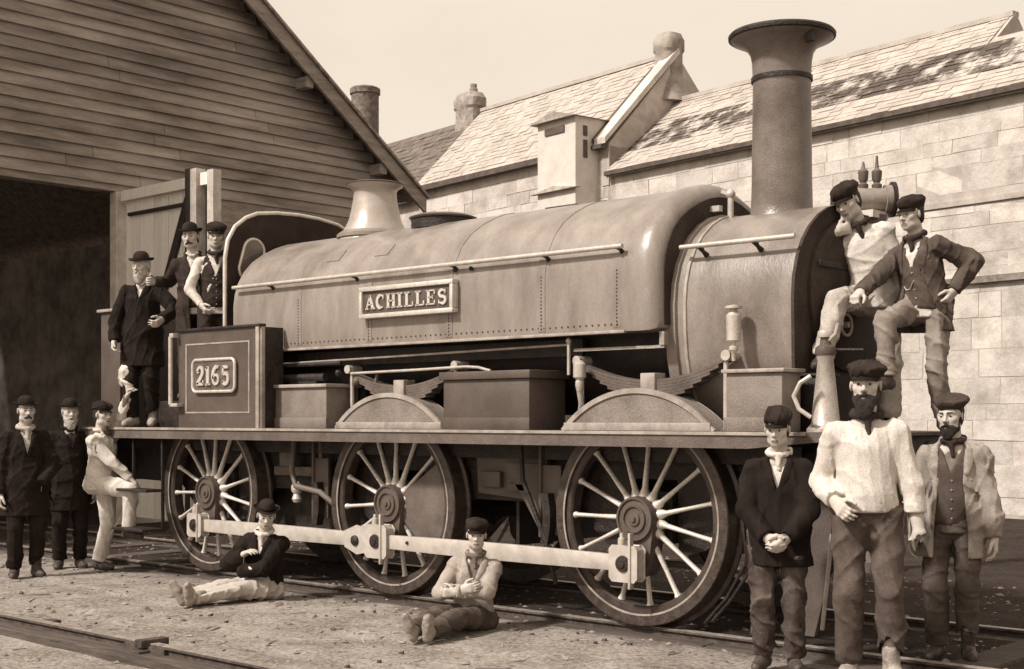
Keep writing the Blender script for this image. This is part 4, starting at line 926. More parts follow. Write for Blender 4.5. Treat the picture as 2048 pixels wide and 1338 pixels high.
def ik(A, T, la, lb, hint):
    d = T-A; L_ = np.linalg.norm(d); Lm = (la+lb)*.997
    if L_ > Lm: T = A+d/L_*Lm; L_ = Lm; d = T-A
    n = d/L_; x = (la*la-lb*lb+L_*L_)/(2*L_); y = math.sqrt(max(la*la-x*x, 0)); h = V3(hint); h = h-n*(h@n); h = nrm(h) if np.linalg.norm(h) > 1e-6 else V3(0, 1, 0)
    return A+n*x+h*y, T
CAM = np.array([5.48, -8.47, 1.39])
ALLP = []
def person(label, base, H=1.72, turn=0., pel=(0, 0, 0), ptilt=(0, 0, 0), lean=(0, 0, 0), head=(0, 0, 0), hands=None, feet=None, world=None, wear=None, hair='dark', beard=None, hat=None, eyes=True, res=.0062, skin=None, curl=(.35, .35), palm=(None, None), group=None, build=1.0, seed=1, hatmat=None, slumpsh=0.):
    """everything is laid out in metres for a 1.75 m figure in a frame l (own left), f (facing), u (up), then scaled"""
    k = H/1.75; base = V3(base); c = CAM[:2]-base[:2]; ang = math.atan2(c[1], c[0])+turn
    F_ = V3(math.cos(ang), math.sin(ang), 0); L_ = V3(-math.sin(ang), math.cos(ang), 0); U_ = V3(0, 0, 1); G = np.stack([L_, F_, U_], 1)
    # person's own left, seen from above, is +90 deg from facing
    toW = lambda p: base+G@(V3(p)*k)
    toL = lambda p: (G.T@(V3(p)-base))/k
    skin = skin or M_skin
    Rp = rot(*ptilt); Rc = Rp@rot(*lean); Rh = Rc@rot(*head)
    pc = V3(0, 0, .95)+V3(pel)
    waist = pc+Rp@V3(0, 0, .10); chest = waist+Rc@V3(0, .0, .20); nb = chest+Rc@V3(0, -.01, .20); hc = nb+Rc@V3(0, .005, .055)+Rh@V3(0, .028, .125)
    J = {}
    defh = {'L': (.25, .04, .78), 'R': (-.25, .04, .78)}; deff = {'L': (.10, .0, .085), 'R': (-.10, 0, .085)}
    hands = dict(hands or {}); chin = [s_ for s_ in 'LR' if hands.get(s_) == 'chin']
    for s_ in chin: q = 1 if s_ == 'L' else -1; hands[s_] = (tuple(hc+Rh@V3(q*.085, .13, -.155)), (q*1.0, .5, -.1))
    feet = feet or {}; world = world or {}
    sw = .165*build
    for s_, q in (('L', 1), ('R', -1)):
        sh = chest+Rc@V3(q*sw, -.005, .108-slumpsh); hp = pc+Rp@V3(q*.092, 0, -.03)
        ht, hh = hands.get(s_, (defh[s_], (q*.5, -1, -.1))); ht = toL(world['h'+s_]) if 'h'+s_ in world else V3(ht)
        el, wr = ik(sh, ht, .29, .255, hh)
        ft, fh, fd = (feet.get(s_, (deff[s_], (q*.12, 1, 0), (q*.25, 1, 0)))+((q*.25, 1, 0),))[:3]; ft = toL(world['f'+s_]) if 'f'+s_ in world else V3(ft)
        kn, an = ik(hp, ft, .43, .42, fh)
        J[s_] = dict(sh=sh, el=el, wr=wr, hp=hp, kn=kn, an=an, fd=nrm(V3(fd)))
    # ---------------- body: head, neck, hands and everything under the clothes, one surface
    B = Sdf(); hx = lambda a, b, c_: hc+Rh@V3(a, b, c_)
    B.ell(pc, V3(.13, .09, .10), Rp, .05).ell(waist+V3(0, 0, .02), V3(.11, .08, .12), Rc, .05).ell(chest, V3(.135*build, .085, .15), Rc, .06)
    B.cone(nb+Rc@V3(0, -.005, -.05), hx(0, -.03, -.07), .062, .052, .03)
    for s_, q in (('L', 1), ('R', -1)):
        j = J[s_]
        B.cone(chest+Rc@V3(q*.05, 0, .13), j['sh'], .055, .048, .05).cone(j['sh'], j['el'], .046, .036, .03).cone(j['el'], j['wr'], .036, .026, .02)
        B.cone(j['hp'], j['kn'], .07, .048, .04).cone(j['kn'], j['an'], .05, .034, .02)
        fx = j['fd']; B.cone(j['an']+V3(0, 0, -.02), j['an']+fx*.12+V3(0, 0, -.05), .035, .026, .02)
        # hand
        fa = nrm(j['wr']-j['el']); hi = 0 if s_ == 'L' else 1
        pn = palm[hi]; pn = V3(pn) if pn is not None else V3(-q, .1, 0)
        pn = nrm(pn-fa*(pn@fa)); sd = np.cross(fa, pn)*(-1 if s_ == 'R' else 1)     # towards the thumb
        cu = curl[hi]; w = j['wr']
        fl = [(.030, .040, .90), (.010, .046, 1.), (-.010, .043, .95), (-.029, .034, .82)]
        B.cone(j['el']+(j['wr']-j['el'])*.7, w, .032, .027, .02, sq=(pn, .8))
        for (o_, l1, ln_) in fl:
            kn0 = w+fa*.088*ln_**.3+sd*o_; B.cone(w+fa*.012+sd*o_*.55, kn0, .017, .0135, .022)
            d_ = fa.copy(); p = kn0; r_ = .0105
            for seg, (ls, bend) in enumerate(((l1, cu*.9), (l1*.62, cu*1.2), (l1*.48, cu*.8))):
                cb, sb = math.cos(bend), math.sin(bend); ax = pn; d_ = nrm(d_*cb+ax*sb*1.0 if seg == 0 else d_*cb+nrm(ax-d_*(ax@d_)+1e-9)*sb)
                e_ = p+d_*ls+sd*o_*.08; B.cone(p, e_, r_, r_-.0013, .006); p = e_; r_ -= .0015
        t0 = w+fa*.022+sd*.022+pn*.006; t1 = t0+nrm(fa*.55+sd*.75+pn*.35)*.045; t2 = t1+nrm(fa*.9+sd*.3+pn*.35)*.034; t3 = t2+nrm(fa*1+sd*.0+pn*.5)*.026
        B.cone(t0, t1, .018, .0135, .015).cone(t1, t2, .0125, .011, .006).cone(t2, t3, .011, .009, .006)
        j['hand'] = w+fa*.09
    # head
    B.ell(hx(0, -.018, .035), (.0745, .094, .086), Rh, .02).ell(hx(0, .022, -.035), (.059, .068, .088), Rh, .03)
    B.ell(hx(0, .060, -.095), (.026, .020, .020), Rh, .03)
    for q in (1, -1):
        B.ell(hx(q*.043, .052, -.020), (.021, .022, .020), Rh, .025).ell(hx(q*.045, .015, -.078), (.016, .035, .018), Rh, .03)
        B.cone(hx(q*.012, .086, .020), hx(q*.046, .066, .022), .0105, .010, .015)
        B.ell(hx(q*.031, .098, .000), (.0185, .018, .0125), Rh, .014, 's')
        B.ell(hx(q*.031, .069, .000), (.0145, .0145, .0135), Rh, .004)
        B.ell(hx(q*.078, -.006, -.006), (.0075, .019, .031), Rh@rot(q*.35, 0, 0), .008)
    B.cone(hx(0, .084, .012), hx(0, .108, -.030), .0085, .0115, .012).cone(hx(-.011, .094, -.034), hx(.011, .094, -.034), .0095, .0095, .008)
    B.ell(hx(0, .084, -.066), (.024, .010, .0065), Rh, .008).ell(hx(0, .081, -.078), (.020, .010, .0065), Rh, .008)
    B.ell(hx(0, .097, -.0718), (.022, .012, .0022), Rh, .004, 's')
    bl = label
    def pick(Cn):
        q = (Cn-hc)@Rh; m = np.zeros(len(Cn), int); m[(np.abs(q[:, 0]) < .023) & (q[:, 1] > .078) & (q[:, 2] < -.062) & (q[:, 2] > -.084)] = 1; return m
    def fin(me):
        M = Matrix([[G[0, 0]*k, G[0, 1]*k, G[0, 2]*k, base[0]], [G[1, 0]*k, G[1, 1]*k, G[1, 2]*k, base[1]], [0, 0, k, base[2]], [0, 0, 0, 1]]); return me, M
    me = sdfmesh('person', B, res, [skin, M_lip], pick)
    me_, M = fin(me); o = bpy.data.objects.new('person', me); COL.objects.link(o); o.matrix_world = M; o['label'] = label; o['category'] = 'person'
    if group: o['group'] = group
    def part(name, me, **kw):
        c_ = bpy.data.objects.new(name, me); COL.objects.link(c_); c_.parent = o
        for a, b in kw.items(): c_[a] = b
        return c_
    if eyes:
        for q in (1, -1):
            e = MB().ball((0, 0, 0), .0138, 8); c0 = hx(q*.031, .0705, .0); ir = MB().lathe([(0, .0146), (.004, .0144), (.0065, .0128)], axis='y', n=12)
            ev = [tuple(c0+Rh@V3(v)) for v in e.v]; iv = [tuple(c0+Rh@V3(v)) for v in ir.v]
            E_ = MB(); E_.v = ev; E_.f = e.f; part('eye', mkmesh('eye', E_, M_eyew, 60)); I_ = MB(); I_.v = iv; I_.f = ir.f; part('iris', mkmesh('iris', I_, M_iris, 60))
    # hair
    hm = {'dark': M_hair, 'grey': M_hairg}.get(hair, M_hair)
    Hh = Sdf(); Hh.ell(hx(0, -.024, .036), (.082, .098, .092), Rh, .01).ell(hx(0, -.06, -.03), (.066, .055, .06), Rh, .03)
    Hh.disp = folds(seed+50, .0035, 60)
    def haircut(P):
        q = (P-hc)@Rh; front = q[:, 1]-(.0-.25*np.maximum(q[:, 2]-.0, 0)*0); a = np.minimum(q[:, 1]-(.006), .052+.02*np.sin(q[:, 0]*60)-q[:, 2]*1.0); b = -(q[:, 2]+.075); ear = .0
        return np.maximum(np.maximum(a, b), -1)
    Hh.cuts.append(haircut); part('hair', sdfmesh('hair', Hh, .0055, hm))
    Eb = Sdf()
    for q in (1, -1): Eb.cone(hx(q*.014, .0965, .0215), hx(q*.046, .078, .024), .0048, .0036, .004)
    part('eyebrows', sdfmesh('eyebrows', Eb, .003, hm if hair != 'grey' else M_hairg))
    if beard:
        Bd = Sdf(); L0 = {'full': 1., 'short': .4, 'tash': 0}[beard]
        if L0:
            Bd.ell(hx(0, .030, -.085), (.058+.008*L0, .062, .040+.022*L0), Rh, .02).ell(hx(0, .062+.008*L0, -.108-.022*L0), (.034+.012*L0, .028, .028+.03*L0), Rh, .03)
            for q in (1, -1): Bd.cone(hx(q*.060, .002, -.02), hx(q*.050, .022, -.08), .012, .018, .02)
            Bd.ell(hx(0, .095, -.074), (.020, .02, .006), Rh, .01, 's')
        Bd.cone(hx(0, .098, -.056), hx(.034, .076, -.074), .0085, .009, .012).cone(hx(0, .098, -.056), hx(-.034, .076, -.074), .0085, .009, .012)
        if L0: Bd.cone(hx(.034, .074, -.074), hx(.036, .060, -.10), .010, .012, .01).cone(hx(-.034, .074, -.074), hx(-.036, .060, -.10), .010, .012, .01)
        Bd.disp = folds(seed+70, .0035, 60, (1, 1, .3))
        def bc(P):
            q = (P-hc)@Rh; t = -.046+.05*(np.abs(q[:, 0])/.05)**2; return np.where(q[:, 1] > .01, q[:, 2]-t, q[:, 2]-.02)
        if L0: Bd.cuts.append(bc)
        part('beard' if L0 else 'moustache', sdfmesh('beard', Bd, .005, hm))
    # hats
    hm_ = hatmat or cloth('hat_felt', .045, .02)
    if hat == 'bowler':
        rg = []; n = 36
        for (r_, z_) in ((0, .088), (.03, .086), (.055, .074), (.070, .052), (.0765, .020), (.079, -.004), (.080, -.006), (.096, -.012), (.112, -.010), (.122, .002), (.120, .006), (.108, -.006), (.09, -.009), (.076, -.01), (.07, .04), (0, .07)):
            ring = []
            for i in range(n):
                a = 2*H_*i/n; x = r_*math.cos(a); y = r_*math.sin(a)*1.18; z = z_+(.9*x*x if r_ > .085 else 0)-(.6*y*y*.4 if r_ > .085 else 0); ring.append(tuple(hx(x, y-.014, z+.062)))
            rg.append(ring)
        q = part('bowler_hat', mkmesh('bowler_hat', MB().loft(rg), hm_, 50))
        bd = MB().lathe([(.0805, .0), (.082, .002), (.0815, .022), (.0795, .024)], n=36); bd.v = [tuple(hx(v[0], v[1]*1.18-.014, v[2]+.060)) for v in bd.v]
        part('hat_band', mkmesh('hat_band', bd, cloth('band_black', .02), 50))
    elif hat in ('cap', 'flatcap', 'tam', 'kepi'):
        Q = Sdf(); up = Rh@V3(0, 0, 1)
        tall = {'cap': .030, 'flatcap': .022, 'tam': .034, 'kepi': .045}[hat]; wide = {'cap': .098, 'flatcap': .108, 'tam': .118, 'kepi': .084}[hat]
        Q.ell(hx(0, -.014, .074), (.092, .116, .062), Rh, .01)
        Q.ell(hx(.006, -.020, .085+tall*.5), (wide, wide*1.12, .026+tall*.5), Rh@rot(0, .12 if hat != 'tam' else .2, .10), .02)
        if hat == 'tam': Q.ell(hx(.0, -.02, .145), (.018, .018, .016), Rh, .008)
        Q.disp = folds(seed+90, .007, 26)
        Q.cuts.append((hx(0, 0, .034), -up))
        part('cap', sdfmesh('cap', Q, .0065, hm_))
        if hat != 'tam':
            rg = []; n = 14
            for t, dz in ((0, 0), (.5, -.006), (1, -.020), (1, -.024), (.5, -.010), (0, -.006)):
                rg.append([tuple(hx((.078+.004*t)*math.sin(a), -.012+(.088+.052*t*math.cos(a)**.8)*math.cos(a), .044+dz*1.0-.006*abs(math.sin(a)))) for a in np.linspace(-1.15, 1.15, n)])
            part('cap_peak', mkmesh('cap_peak', MB().loft(rg, closed=False, cap=False), mat('peak_leather', .018, .8, grain=.05, spec=.1), 60))
    # ---------------- clothes
    wear = wear or {}
    hem_n = Rp@V3(0, 0, -1)
    def torso(S_, off, hem, flare=0., sleeves=True, slen=1.0, so=0., bulk=0.):
        S_.ell(chest+Rc@V3(0, .005, -.01), V3(.148*build+off, .104+off+bulk, .18+off*.6), Rc, .05).ell(waist+Rc@V3(0, .012, .0), V3(.135*build+off+bulk, .105+off+bulk, .15+off), Rc, .08)
        S_.ell(pc+Rp@V3(0, 0, 0), V3(.150+off+flare*.4, .115+off+flare*.4, .14+off), Rp, .06)
        if hem < -.08:
            S_.cone(pc+Rp@V3(0, 0, -.02), pc+Rp@V3(0, 0, hem), .150+off+flare*.5, .165+off+flare, .05, sq=(Rp@V3(0, 1, 0), .74))
        for s_, q in (('L', 1), ('R', -1)):
            j = J[s_]; S_.cone(chest+Rc@V3(q*.03, -.005, .148), j['sh']+Rc@V3(q*-.004, 0, .0), .040+off*.35, .050+off*.5, .04)
            if sleeves:
                S_.cone(j['sh'], j['el'], .052+off*.5+so, .043+off*.5+so, .03)
                e = j['el']+(j['wr']-j['el'])*slen; S_.cone(j['el'], e, .043+off*.5+so, .034+off*.5+so, .02)
                if slen < 1.02: 
                    dd_ = nrm(j['wr']-j['el']); S_.cuts.append(lambda P, e=e, d=dd_, a=j['wr']: np.where(((P-e)**2).sum(1) < .066**2, (P-e)@d-.004, -1.))
        S_.cuts.append((pc+Rp@V3(0, 0, hem), hem_n))
        return S_
    def neckhole(S_, r_=.066, dz=.0): S_.cone(nb+Rc@V3(0, .02, .0-dz), hx(0, .02, -.02), r_, r_+.012, .012, op='s'); return S_
    def wedge(top, bot, z0, z1, lo=-9, wlow=None):      # open front: half width top at z1, bot at z0 (chest frame), below z0 widens to wlow
        def g(P):
            q = (P-chest)@Rc; t = np.clip((q[:, 2]-z0)/(z1-z0), 0, 1); w = bot+(top-bot)*t
            if wlow is not None: w = np.where(q[:, 2] < z0, bot+(wlow-bot)*np.clip((z0-q[:, 2])/.35, 0, 1), w)
            elif lo > -9: w = np.where(q[:, 2] < z0, -.05, w)
            return -np.maximum(np.abs(q[:, 0])-w, -q[:, 1])
        return g
    if 'shirt' in wear:
        w = wear['shirt']; S_ = torso(Sdf(), w.get('off', .006), w.get('hem', -.10), flare=w.get('flare', 0), slen=w.get('slen', .97), so=w.get('so', 0), bulk=w.get('bulk', 0)); neckhole(S_, w.get('neck', .060)); h1_, h2_ = folds(seed, w.get('amp', .010), 15), folds(seed+27, .0016, 30, (1, 1, .4)); S_.disp = lambda P: h1_(P)+h2_(P)
        if w.get('vee'): S_.cuts.append(wedge(.05, .0, .06, .2, lo=0))
        part(w.get('name', 'shirt'), sdfmesh('shirt', S_, .0095, w['m']))
        if w.get('collar', True):
            Cc = Sdf(); ca = [nb+Rc@V3(.066*math.sin(a), .012+.066*math.cos(a), .015+(-.028 if abs(a) < .5 else 0)) for a in np.linspace(-2.9, 2.9, 12)]
            for a, b in zip(ca[:-1], ca[1:]): Cc.cone(a, b, .013, .013, .01)
            part('collar', sdfmesh('collar', Cc, .007, w.get('cm', w['m'])))
    if 'scarf' in wear:
        Cc = Sdf(); ca = [nb+Rc@V3(.072*math.sin(a), .012+.070*math.cos(a), .022-.018*math.cos(a)) for a in np.linspace(-3.1, 3.1, 12)]
        for a, b in zip(ca[:-1], ca[1:]): Cc.cone(a, b, .020, .020, .012)
        Cc.cone(nb+Rc@V3(0, .085, .0), nb+Rc@V3(.01, .10, -.09), .022, .016, .012); Cc.disp = folds(seed+5, .0045, 34)
        part('neckerchief', sdfmesh('neckerchief', Cc, .0065, wear['scarf']))
    if 'vest' in wear:
        w = wear['vest']; S_ = torso(Sdf(), w.get('off', .016), w.get('hem', -.04), sleeves=False); neckhole(S_, .07, .01); S_.disp = folds(seed+3, .007, 15); S_.cuts.append(wedge(w.get('vt', .07), 0.0, w.get('vz', -.02), .18, lo=0))
        for s_ in 'LR': S_.cone(J[s_]['sh']+Rc@V3(0, 0, -.06), J[s_]['sh']+Rc@V3((.06 if s_ == 'L' else -.06), 0, .1), .062, .10, .01, op='s') if not w.get('closed') else None
        part('waistcoat', sdfmesh('waistcoat', S_, .0095, w['m']))
        Bt = MB()
        for i in range(5):
            p0 = chest+Rc@V3(0, 0, -.05-.062*i); yy = .155
            for _ in range(14):      # find the cloth surface along the front
                if S_(np.array([p0+Rc@V3(.008, yy, 0)]))[0] > 0: yy -= .005
            c0 = p0+Rc@V3(.008, yy+.003, 0); Bt.ball(tuple(c0), (.008, .008, .008), 4)
        part('buttons', mkmesh('buttons', Bt, mat('button', .3, .4), 60), kind='stuff')
        if w.get('chain'):
            cc = [chest+Rc@V3(x, .150+off_, z) for x, z, off_ in ((.0, -.12, .0), (-.03, -.165, .004), (-.07, -.165, .0), (-.10, -.13, -.008))]
            pr_ = []
            for c_ in cc:
                y = 0
                for _ in range(30):
                    if S_(np.array([c_-Rc@V3(0, y, 0)]))[0] > 0: y += .005
                pr_.append(tuple(c_-Rc@V3(0, y-.006, 0)))
            part('watch_chain', mkmesh('watch_chain', MB().sweep(pr_, .005, 6), mat('chain_silver', .65, .3, .3), 60))
    if 'jacket' in wear:
        w = wear['jacket']; S_ = torso(Sdf(), w.get('off', .030), w.get('hem', -.22), flare=w.get('flare', .02), slen=w.get('slen', .985), so=w.get('so', .004), bulk=w.get('bulk', 0)); neckhole(S_, .072, .012); g1_, g2_ = folds(seed+7, w.get('amp', .011), 13), folds(seed+37, .0016, 32); S_.disp = lambda P: g1_(P)+g2_(P)
        if w.get('open') is not None:
            t_, b_, z0_, wl = w['open']; S_.cuts.append(wedge(t_, b_, z0_, .18, lo=0, wlow=wl))
        jm = sdfmesh('jacket', S_, .0095, w['m']); part(w.get('name', 'jacket'), jm)
        # lapels and collar
        t_, b_, z0_, wl = w.get('open') or (.07, 0, .05, None)
        Lp = Sdf(); off = w.get('off', .03)
        for q in (1, -1):
            pts = []
            for i in range(9):
                t = i/8; z = .175+(z0_-.175)*t; hw = t_+(b_-t_)*t+.012; y = .20
                p0 = chest+Rc@V3(q*hw, 0, z)
                for _ in range(40):
                    if S_(np.array([p0+Rc@V3(q*.012, y, 0)]))[0] > 0: y -= .005
                pts.append(p0+Rc@V3(0, max(y, -.02)+.002, 0))
            for i, (a, b) in enumerate(zip(pts[:-1], pts[1:])):
                ww = .016+.016*math.sin(H_*min(1, (i+.5)/6)); Lp.cone(a+Rc@V3(q*ww*.6, -.002, 0), b+Rc@V3(q*ww*.6, -.002, 0), ww, ww, .01, sq=(Rc@nrm(V3(q*.35, 1, 0)), .36))
            back = [nb+Rc@V3(q*.074*math.sin(a), .004+.072*math.cos(a), .022) for a in np.linspace(1.1, 3.14, 6)]
            for a, b in zip(back[:-1], back[1:]): Lp.cone(a, b, .015, .015, .01)
            Lp.cone(back[0], pts[0], .014, .014, .012)
        part('lapels', sdfmesh('lapels', Lp, .007, w['m']))
    if 'trousers' in wear:
        w = wear['trousers']; S_ = Sdf(); wd = w.get('w', 1.); ln_ = w.get('len', .93)
        S_.ell(pc+Rp@V3(0, 0, .0), V3(.150, .120, .15), Rp, .05)
        if w.get('high', True): S_.ell(waist+Rp@V3(0, 0, -.01), V3(.132, .108, .10), Rp, .04)
        for s_, q in (('L', 1), ('R', -1)):
            j = J[s_]; S_.cone(j['hp']+Rp@V3(0, -.01, 0), j['kn'], .098*wd, .073*wd, .035); e = j['kn']+(j['an']-j['kn'])*ln_; S_.cone(j['kn'], e, .073*wd, .066*wd, .02)
            S_.ell(j['hp']+Rp@V3(q*.0, -.05, -.01), V3(.085, .08, .095), Rp, .05)
            d_ = nrm(j['an']-j['kn']); S_.cuts.append(lambda P, e=e, d=d_: np.where(((P-e)**2).sum(1) < .12**2, (P-e)@d-.01, -1.))
        S_.cuts.append((waist+Rc@V3(0, 0, .03), Rc@V3(0, 0, 1)))
        f1_, f2_ = folds(seed+11, w.get('amp', .011), 13, (1, 1, .7)), folds(seed+31, w.get('amp', .011)*.16, 30, (1, 1, .8)); S_.disp = lambda P: f1_(P)+f2_(P)
        part('trousers', sdfmesh('trousers', S_, .0095, w['m']))
    if 'apron' in wear: pass
    for s_, q in (('L', 1), ('R', -1)):
        j = J[s_]; a = j['an']; fx = j['fd']; shin = nrm(j['kn']-a); up = nrm(np.cross(np.cross(fx, shin), fx)) if abs(fx@shin) < .95 else V3(0, 0, 1)
        S_ = Sdf(); S_.cone(a+shin*.10, a+shin*.0, .050, .046, .03).cone(a-fx*.035-up*.035, a+fx*.07-up*.038, .042, .043, .03).cone(a+fx*.07-up*.04, a+fx*.145-up*.048, .044, .036, .03)
        S_.cuts.append((a-up*.083, -up)); S_.disp = folds(seed+21+q, .004, 30)
        bo = part('boot', sdfmesh('boot', S_, .008, wear.get('boots', M_boot)))
    ALLP.append((label, {kk: toW(v) for kk, v in (('head', hc), ('pelvis', pc), ('shL', J['L']['sh']), ('shR', J['R']['sh']), ('elL', J['L']['el']), ('elR', J['R']['el']), ('wrL', J['L']['wr']), ('wrR', J['R']['wr']), ('knL', J['L']['kn']), ('knR', J['R']['kn']), ('anL', J['L']['an']), ('anR', J['R']['an']), ('handL', J['L']['hand']), ('handR', J['R']['hand']))}))
    return o, toW, J
H_ = math.pi
PEOPLE = True
if PEOPLE:
    c_black = cloth('black_serge', .022, .012); c_dark = cloth('dark_wool', .055, .030); c_brown = cloth('brown_tweed', .115, .07); c_mid = cloth('grey_worsted', .21, .13)
    c_white = cloth('white_linen', .66, .56); c_cream = cloth('pale_flannel', .56, .42); c_moles = cloth('moleskin', .125, .07); c_light = cloth('pale_cord', .40, .28); c_jack = cloth('washed_canvas', .40, .26)
    # P12 bearded man in the white smock
    person('bearded man in white smock and dark cap standing in front of the buffers', (1.88, -1.59, -.06), 1.76, turn=.05, lean=(0, -.02, 0), head=(-.15, .0, 0),
        hands={'R': ((-.165, .12, .985), (-.45, -1, .0)), 'L': ((.285, .06, .775), (.8, -.6, 0))}, palm=((0, -1, .1), (.3, -.6, 0)), curl=(.25, .6),
        feet={'L': ((.13, .05, .085), (.1, 1, 0), (.35, 1, 0)), 'R': ((-.09, .0, .085), (-.1, 1, 0), (-.25, 1, 0))},
        wear=dict(shirt=dict(m=c_white, off=.022, hem=-.02, slen=.86, so=.010, neck=.080, amp=.009, collar=False, name='smock', bulk=.004), scarf=c_dark, trousers=dict(m=c_moles, w=1.10, amp=.011, high=False), boots=M_boot2),
        beard='full', hat='flatcap', build=1.0, seed=12, res=.0055, skin=M_skin, hatmat=cloth('cap_dark', .05, .03))
    # P11 youth with clasped hands
    person('youth in dark jacket with hands clasped, by the leading wheel', (1.366, -1.66, -.06), 1.50, turn=-.10, head=(-.12, .10, 0), lean=(0, .03, 0),
        hands={'R': ((-.055, .235, .915), (-1, -.3, 0)), 'L': ((.075, .245, .915), (1, -.3, 0))}, palm=((-.6, -.6, .2), (.6, -.6, .2)), curl=(.8, .7),
        wear=dict(shirt=dict(m=c_white, cm=c_white), scarf=c_white, jacket=dict(m=c_black, hem=-.24, open=(.060, .0, -.03, None), flare=.03, off=.036, so=.012), trousers=dict(m=cloth('smeared_trousers', .13, .04), w=1.1, amp=.017), boots=M_boot),
        hat='kepi', seed=11, res=.0055, slumpsh=.01)
    # P13 man in pale jacket
    person('man in pale open jacket and tam, rightmost of the men on the ground', (1.96, -.66, -.06), 1.58, turn=-.10, head=(-.25, .05, -.03),
        hands={'L': ((.27, .05, .79), (.7, -.7, 0)), 'R': ((-.26, .04, .80), (-.6, -.8, 0))}, curl=(.5, .5),
        wear=dict(shirt=dict(m=c_mid), scarf=c_dark, vest=dict(m=c_brown, off=.02, vz=-.0), jacket=dict(m=c_jack, hem=-.26, open=(.085, .075, -.05, .11), flare=.035, off=.034, so=.012, amp=.015), trousers=dict(m=c_moles, w=1.06, amp=.011), boots=M_boot),
        beard='short', hat='tam', seed=13, res=.006, skin=M_skin, hatmat=cloth('tam_wool', .08, .05))
    # P10 man with hand on hip on the footplate
    person('man in tweed jacket with hand on hip and one knee raised, on the front footplate', (1.63, -.35, 1.31), 1.50, turn=-.35, lean=(-.22, .16, -.10), head=(-.1, -.04, .06),
        hands={'L': ((.225, .0, 1.03), (1, -.75, .1)), 'R': ((-.32, .42, 1.02), (-.5, -.5, -.6))}, world={'hR': (1.34, -1.0, 2.0)}, curl=(.5, 1.0), palm=((-1, -.2, .3), (0, 0, -1)),
        pel=(0, -.02, -.01), feet={'R': ((-.12, .42, .38), (-.15, 1, .3), (-.3, 1, 0)), 'L': ((.12, -.06, .085), (.1, 1, 0), (.4, .8, 0))},
        wear=dict(shirt=dict(m=c_white, cm=c_white), scarf=c_dark, vest=dict(m=c_brown, off=.018, chain=True), jacket=dict(m=c_brown, hem=-.20, open=(.075, .07, -.06, .15), flare=.03, off=.030, so=.008, amp=.014), trousers=dict(m=cloth('drab_trousers', .30, .20), w=1.08, amp=.016), boots=M_boot),
        hat='cap', seed=10, res=.006)
    # P9 man in shirt sleeves leaning on smokebox
    person('man in white shirt and dark cap resting his chin on his hand against the smokebox', (1.29, -.36, 1.31), 1.64, turn=.05, lean=(-.10, .14, -.26), head=(-.5, .14, -.06), pel=(.0, -.02, 0),
        hands={'R': 'chin', 'L': ((.24, .02, .80), (.5, -1, -.2))}, world={'fR': (1.19, -.86, 1.765)}, curl=(.5, 1.1), palm=(None, (0, -1, .3)),
        feet={'R': ((-.16, .20, .30), (-.2, 1, .9), (-.2, 1, 0)), 'L': ((.12, -.1, .085), (.1, 1, 0), (.2, 1, 0))}, 
        wear=dict(shirt=dict(m=c_white, off=.014, so=.008, slen=.95), scarf=c_dark, trousers=dict(m=c_cream, w=1.05), boots=M_boot),
        hat='cap', seed=9, res=.006)
    # P8 seated boy, arms folded
    def seated(label, base, H, turn, ang, **kw):
        pass
    person('boy in pale jacket seated on the ground with folded arms before the middle wheel', (-1.00, -1.74, -.055), 1.42, turn=-.46, pel=(0, 0, -.83), ptilt=(0, -.10, 0), lean=(.32, .12, 0), head=(.15, .0, 0),
        hands={'R': ((.02, .25, .36), (-1, .1, -.5)), 'L': ((-.03, .27, .33), (1, .1, -.5))}, curl=(.7, .5), palm=((-.2, -1, .2), (.2, -1, .2)),
        feet={'L': ((.03, .84, .09), (.1, .1, 1), (.2, .3, .94)), 'R': ((-.12, .84, .09), (-.1, .1, 1), (-.2, .3, .94))},
        wear=dict(shirt=dict(m=c_mid), scarf=c_mid, jacket=dict(m=c_light, hem=-.02, open=(.07, .01, .0, None), off=.028, flare=0., so=.006), trousers=dict(m=c_moles, w=1.12, amp=.016), boots=M_boot2),
        hat='cap', seed=8, res=.006)
    # P7 seated boy, bowler
    person('boy in bowler and dark jacket seated on the ground beside the rear wheel', (-3.36, -1.72, -.055), 1.52, turn=-.86, pel=(0, 0, -.83), ptilt=(0, -.06, 0), lean=(.42, .26, .05), head=(.52, .06, .10),
        hands={'R': ((-.02, .24, .42), (-1, .1, -.6)), 'L': ((-.02, .30, .26), (1, .2, -.5))}, curl=(.7, .4), palm=((0, -1, .3), (0, -.3, -1)),
        feet={'L': ((.02, .85, .09), (.1, .1, 1), (.35, .3, .9)), 'R': ((-.10, .85, .09), (-.1, .1, 1), (-.35, .3, .9))},
        wear=dict(shirt=dict(m=c_white), scarf=c_white, jacket=dict(m=c_black, hem=-.06, open=(.055, .0, .02, None), off=.03, flare=0., so=.008), trousers=dict(m=c_cream, w=1.15, amp=.015), boots=M_boot2),
        hat='bowler', seed=7, res=.006)
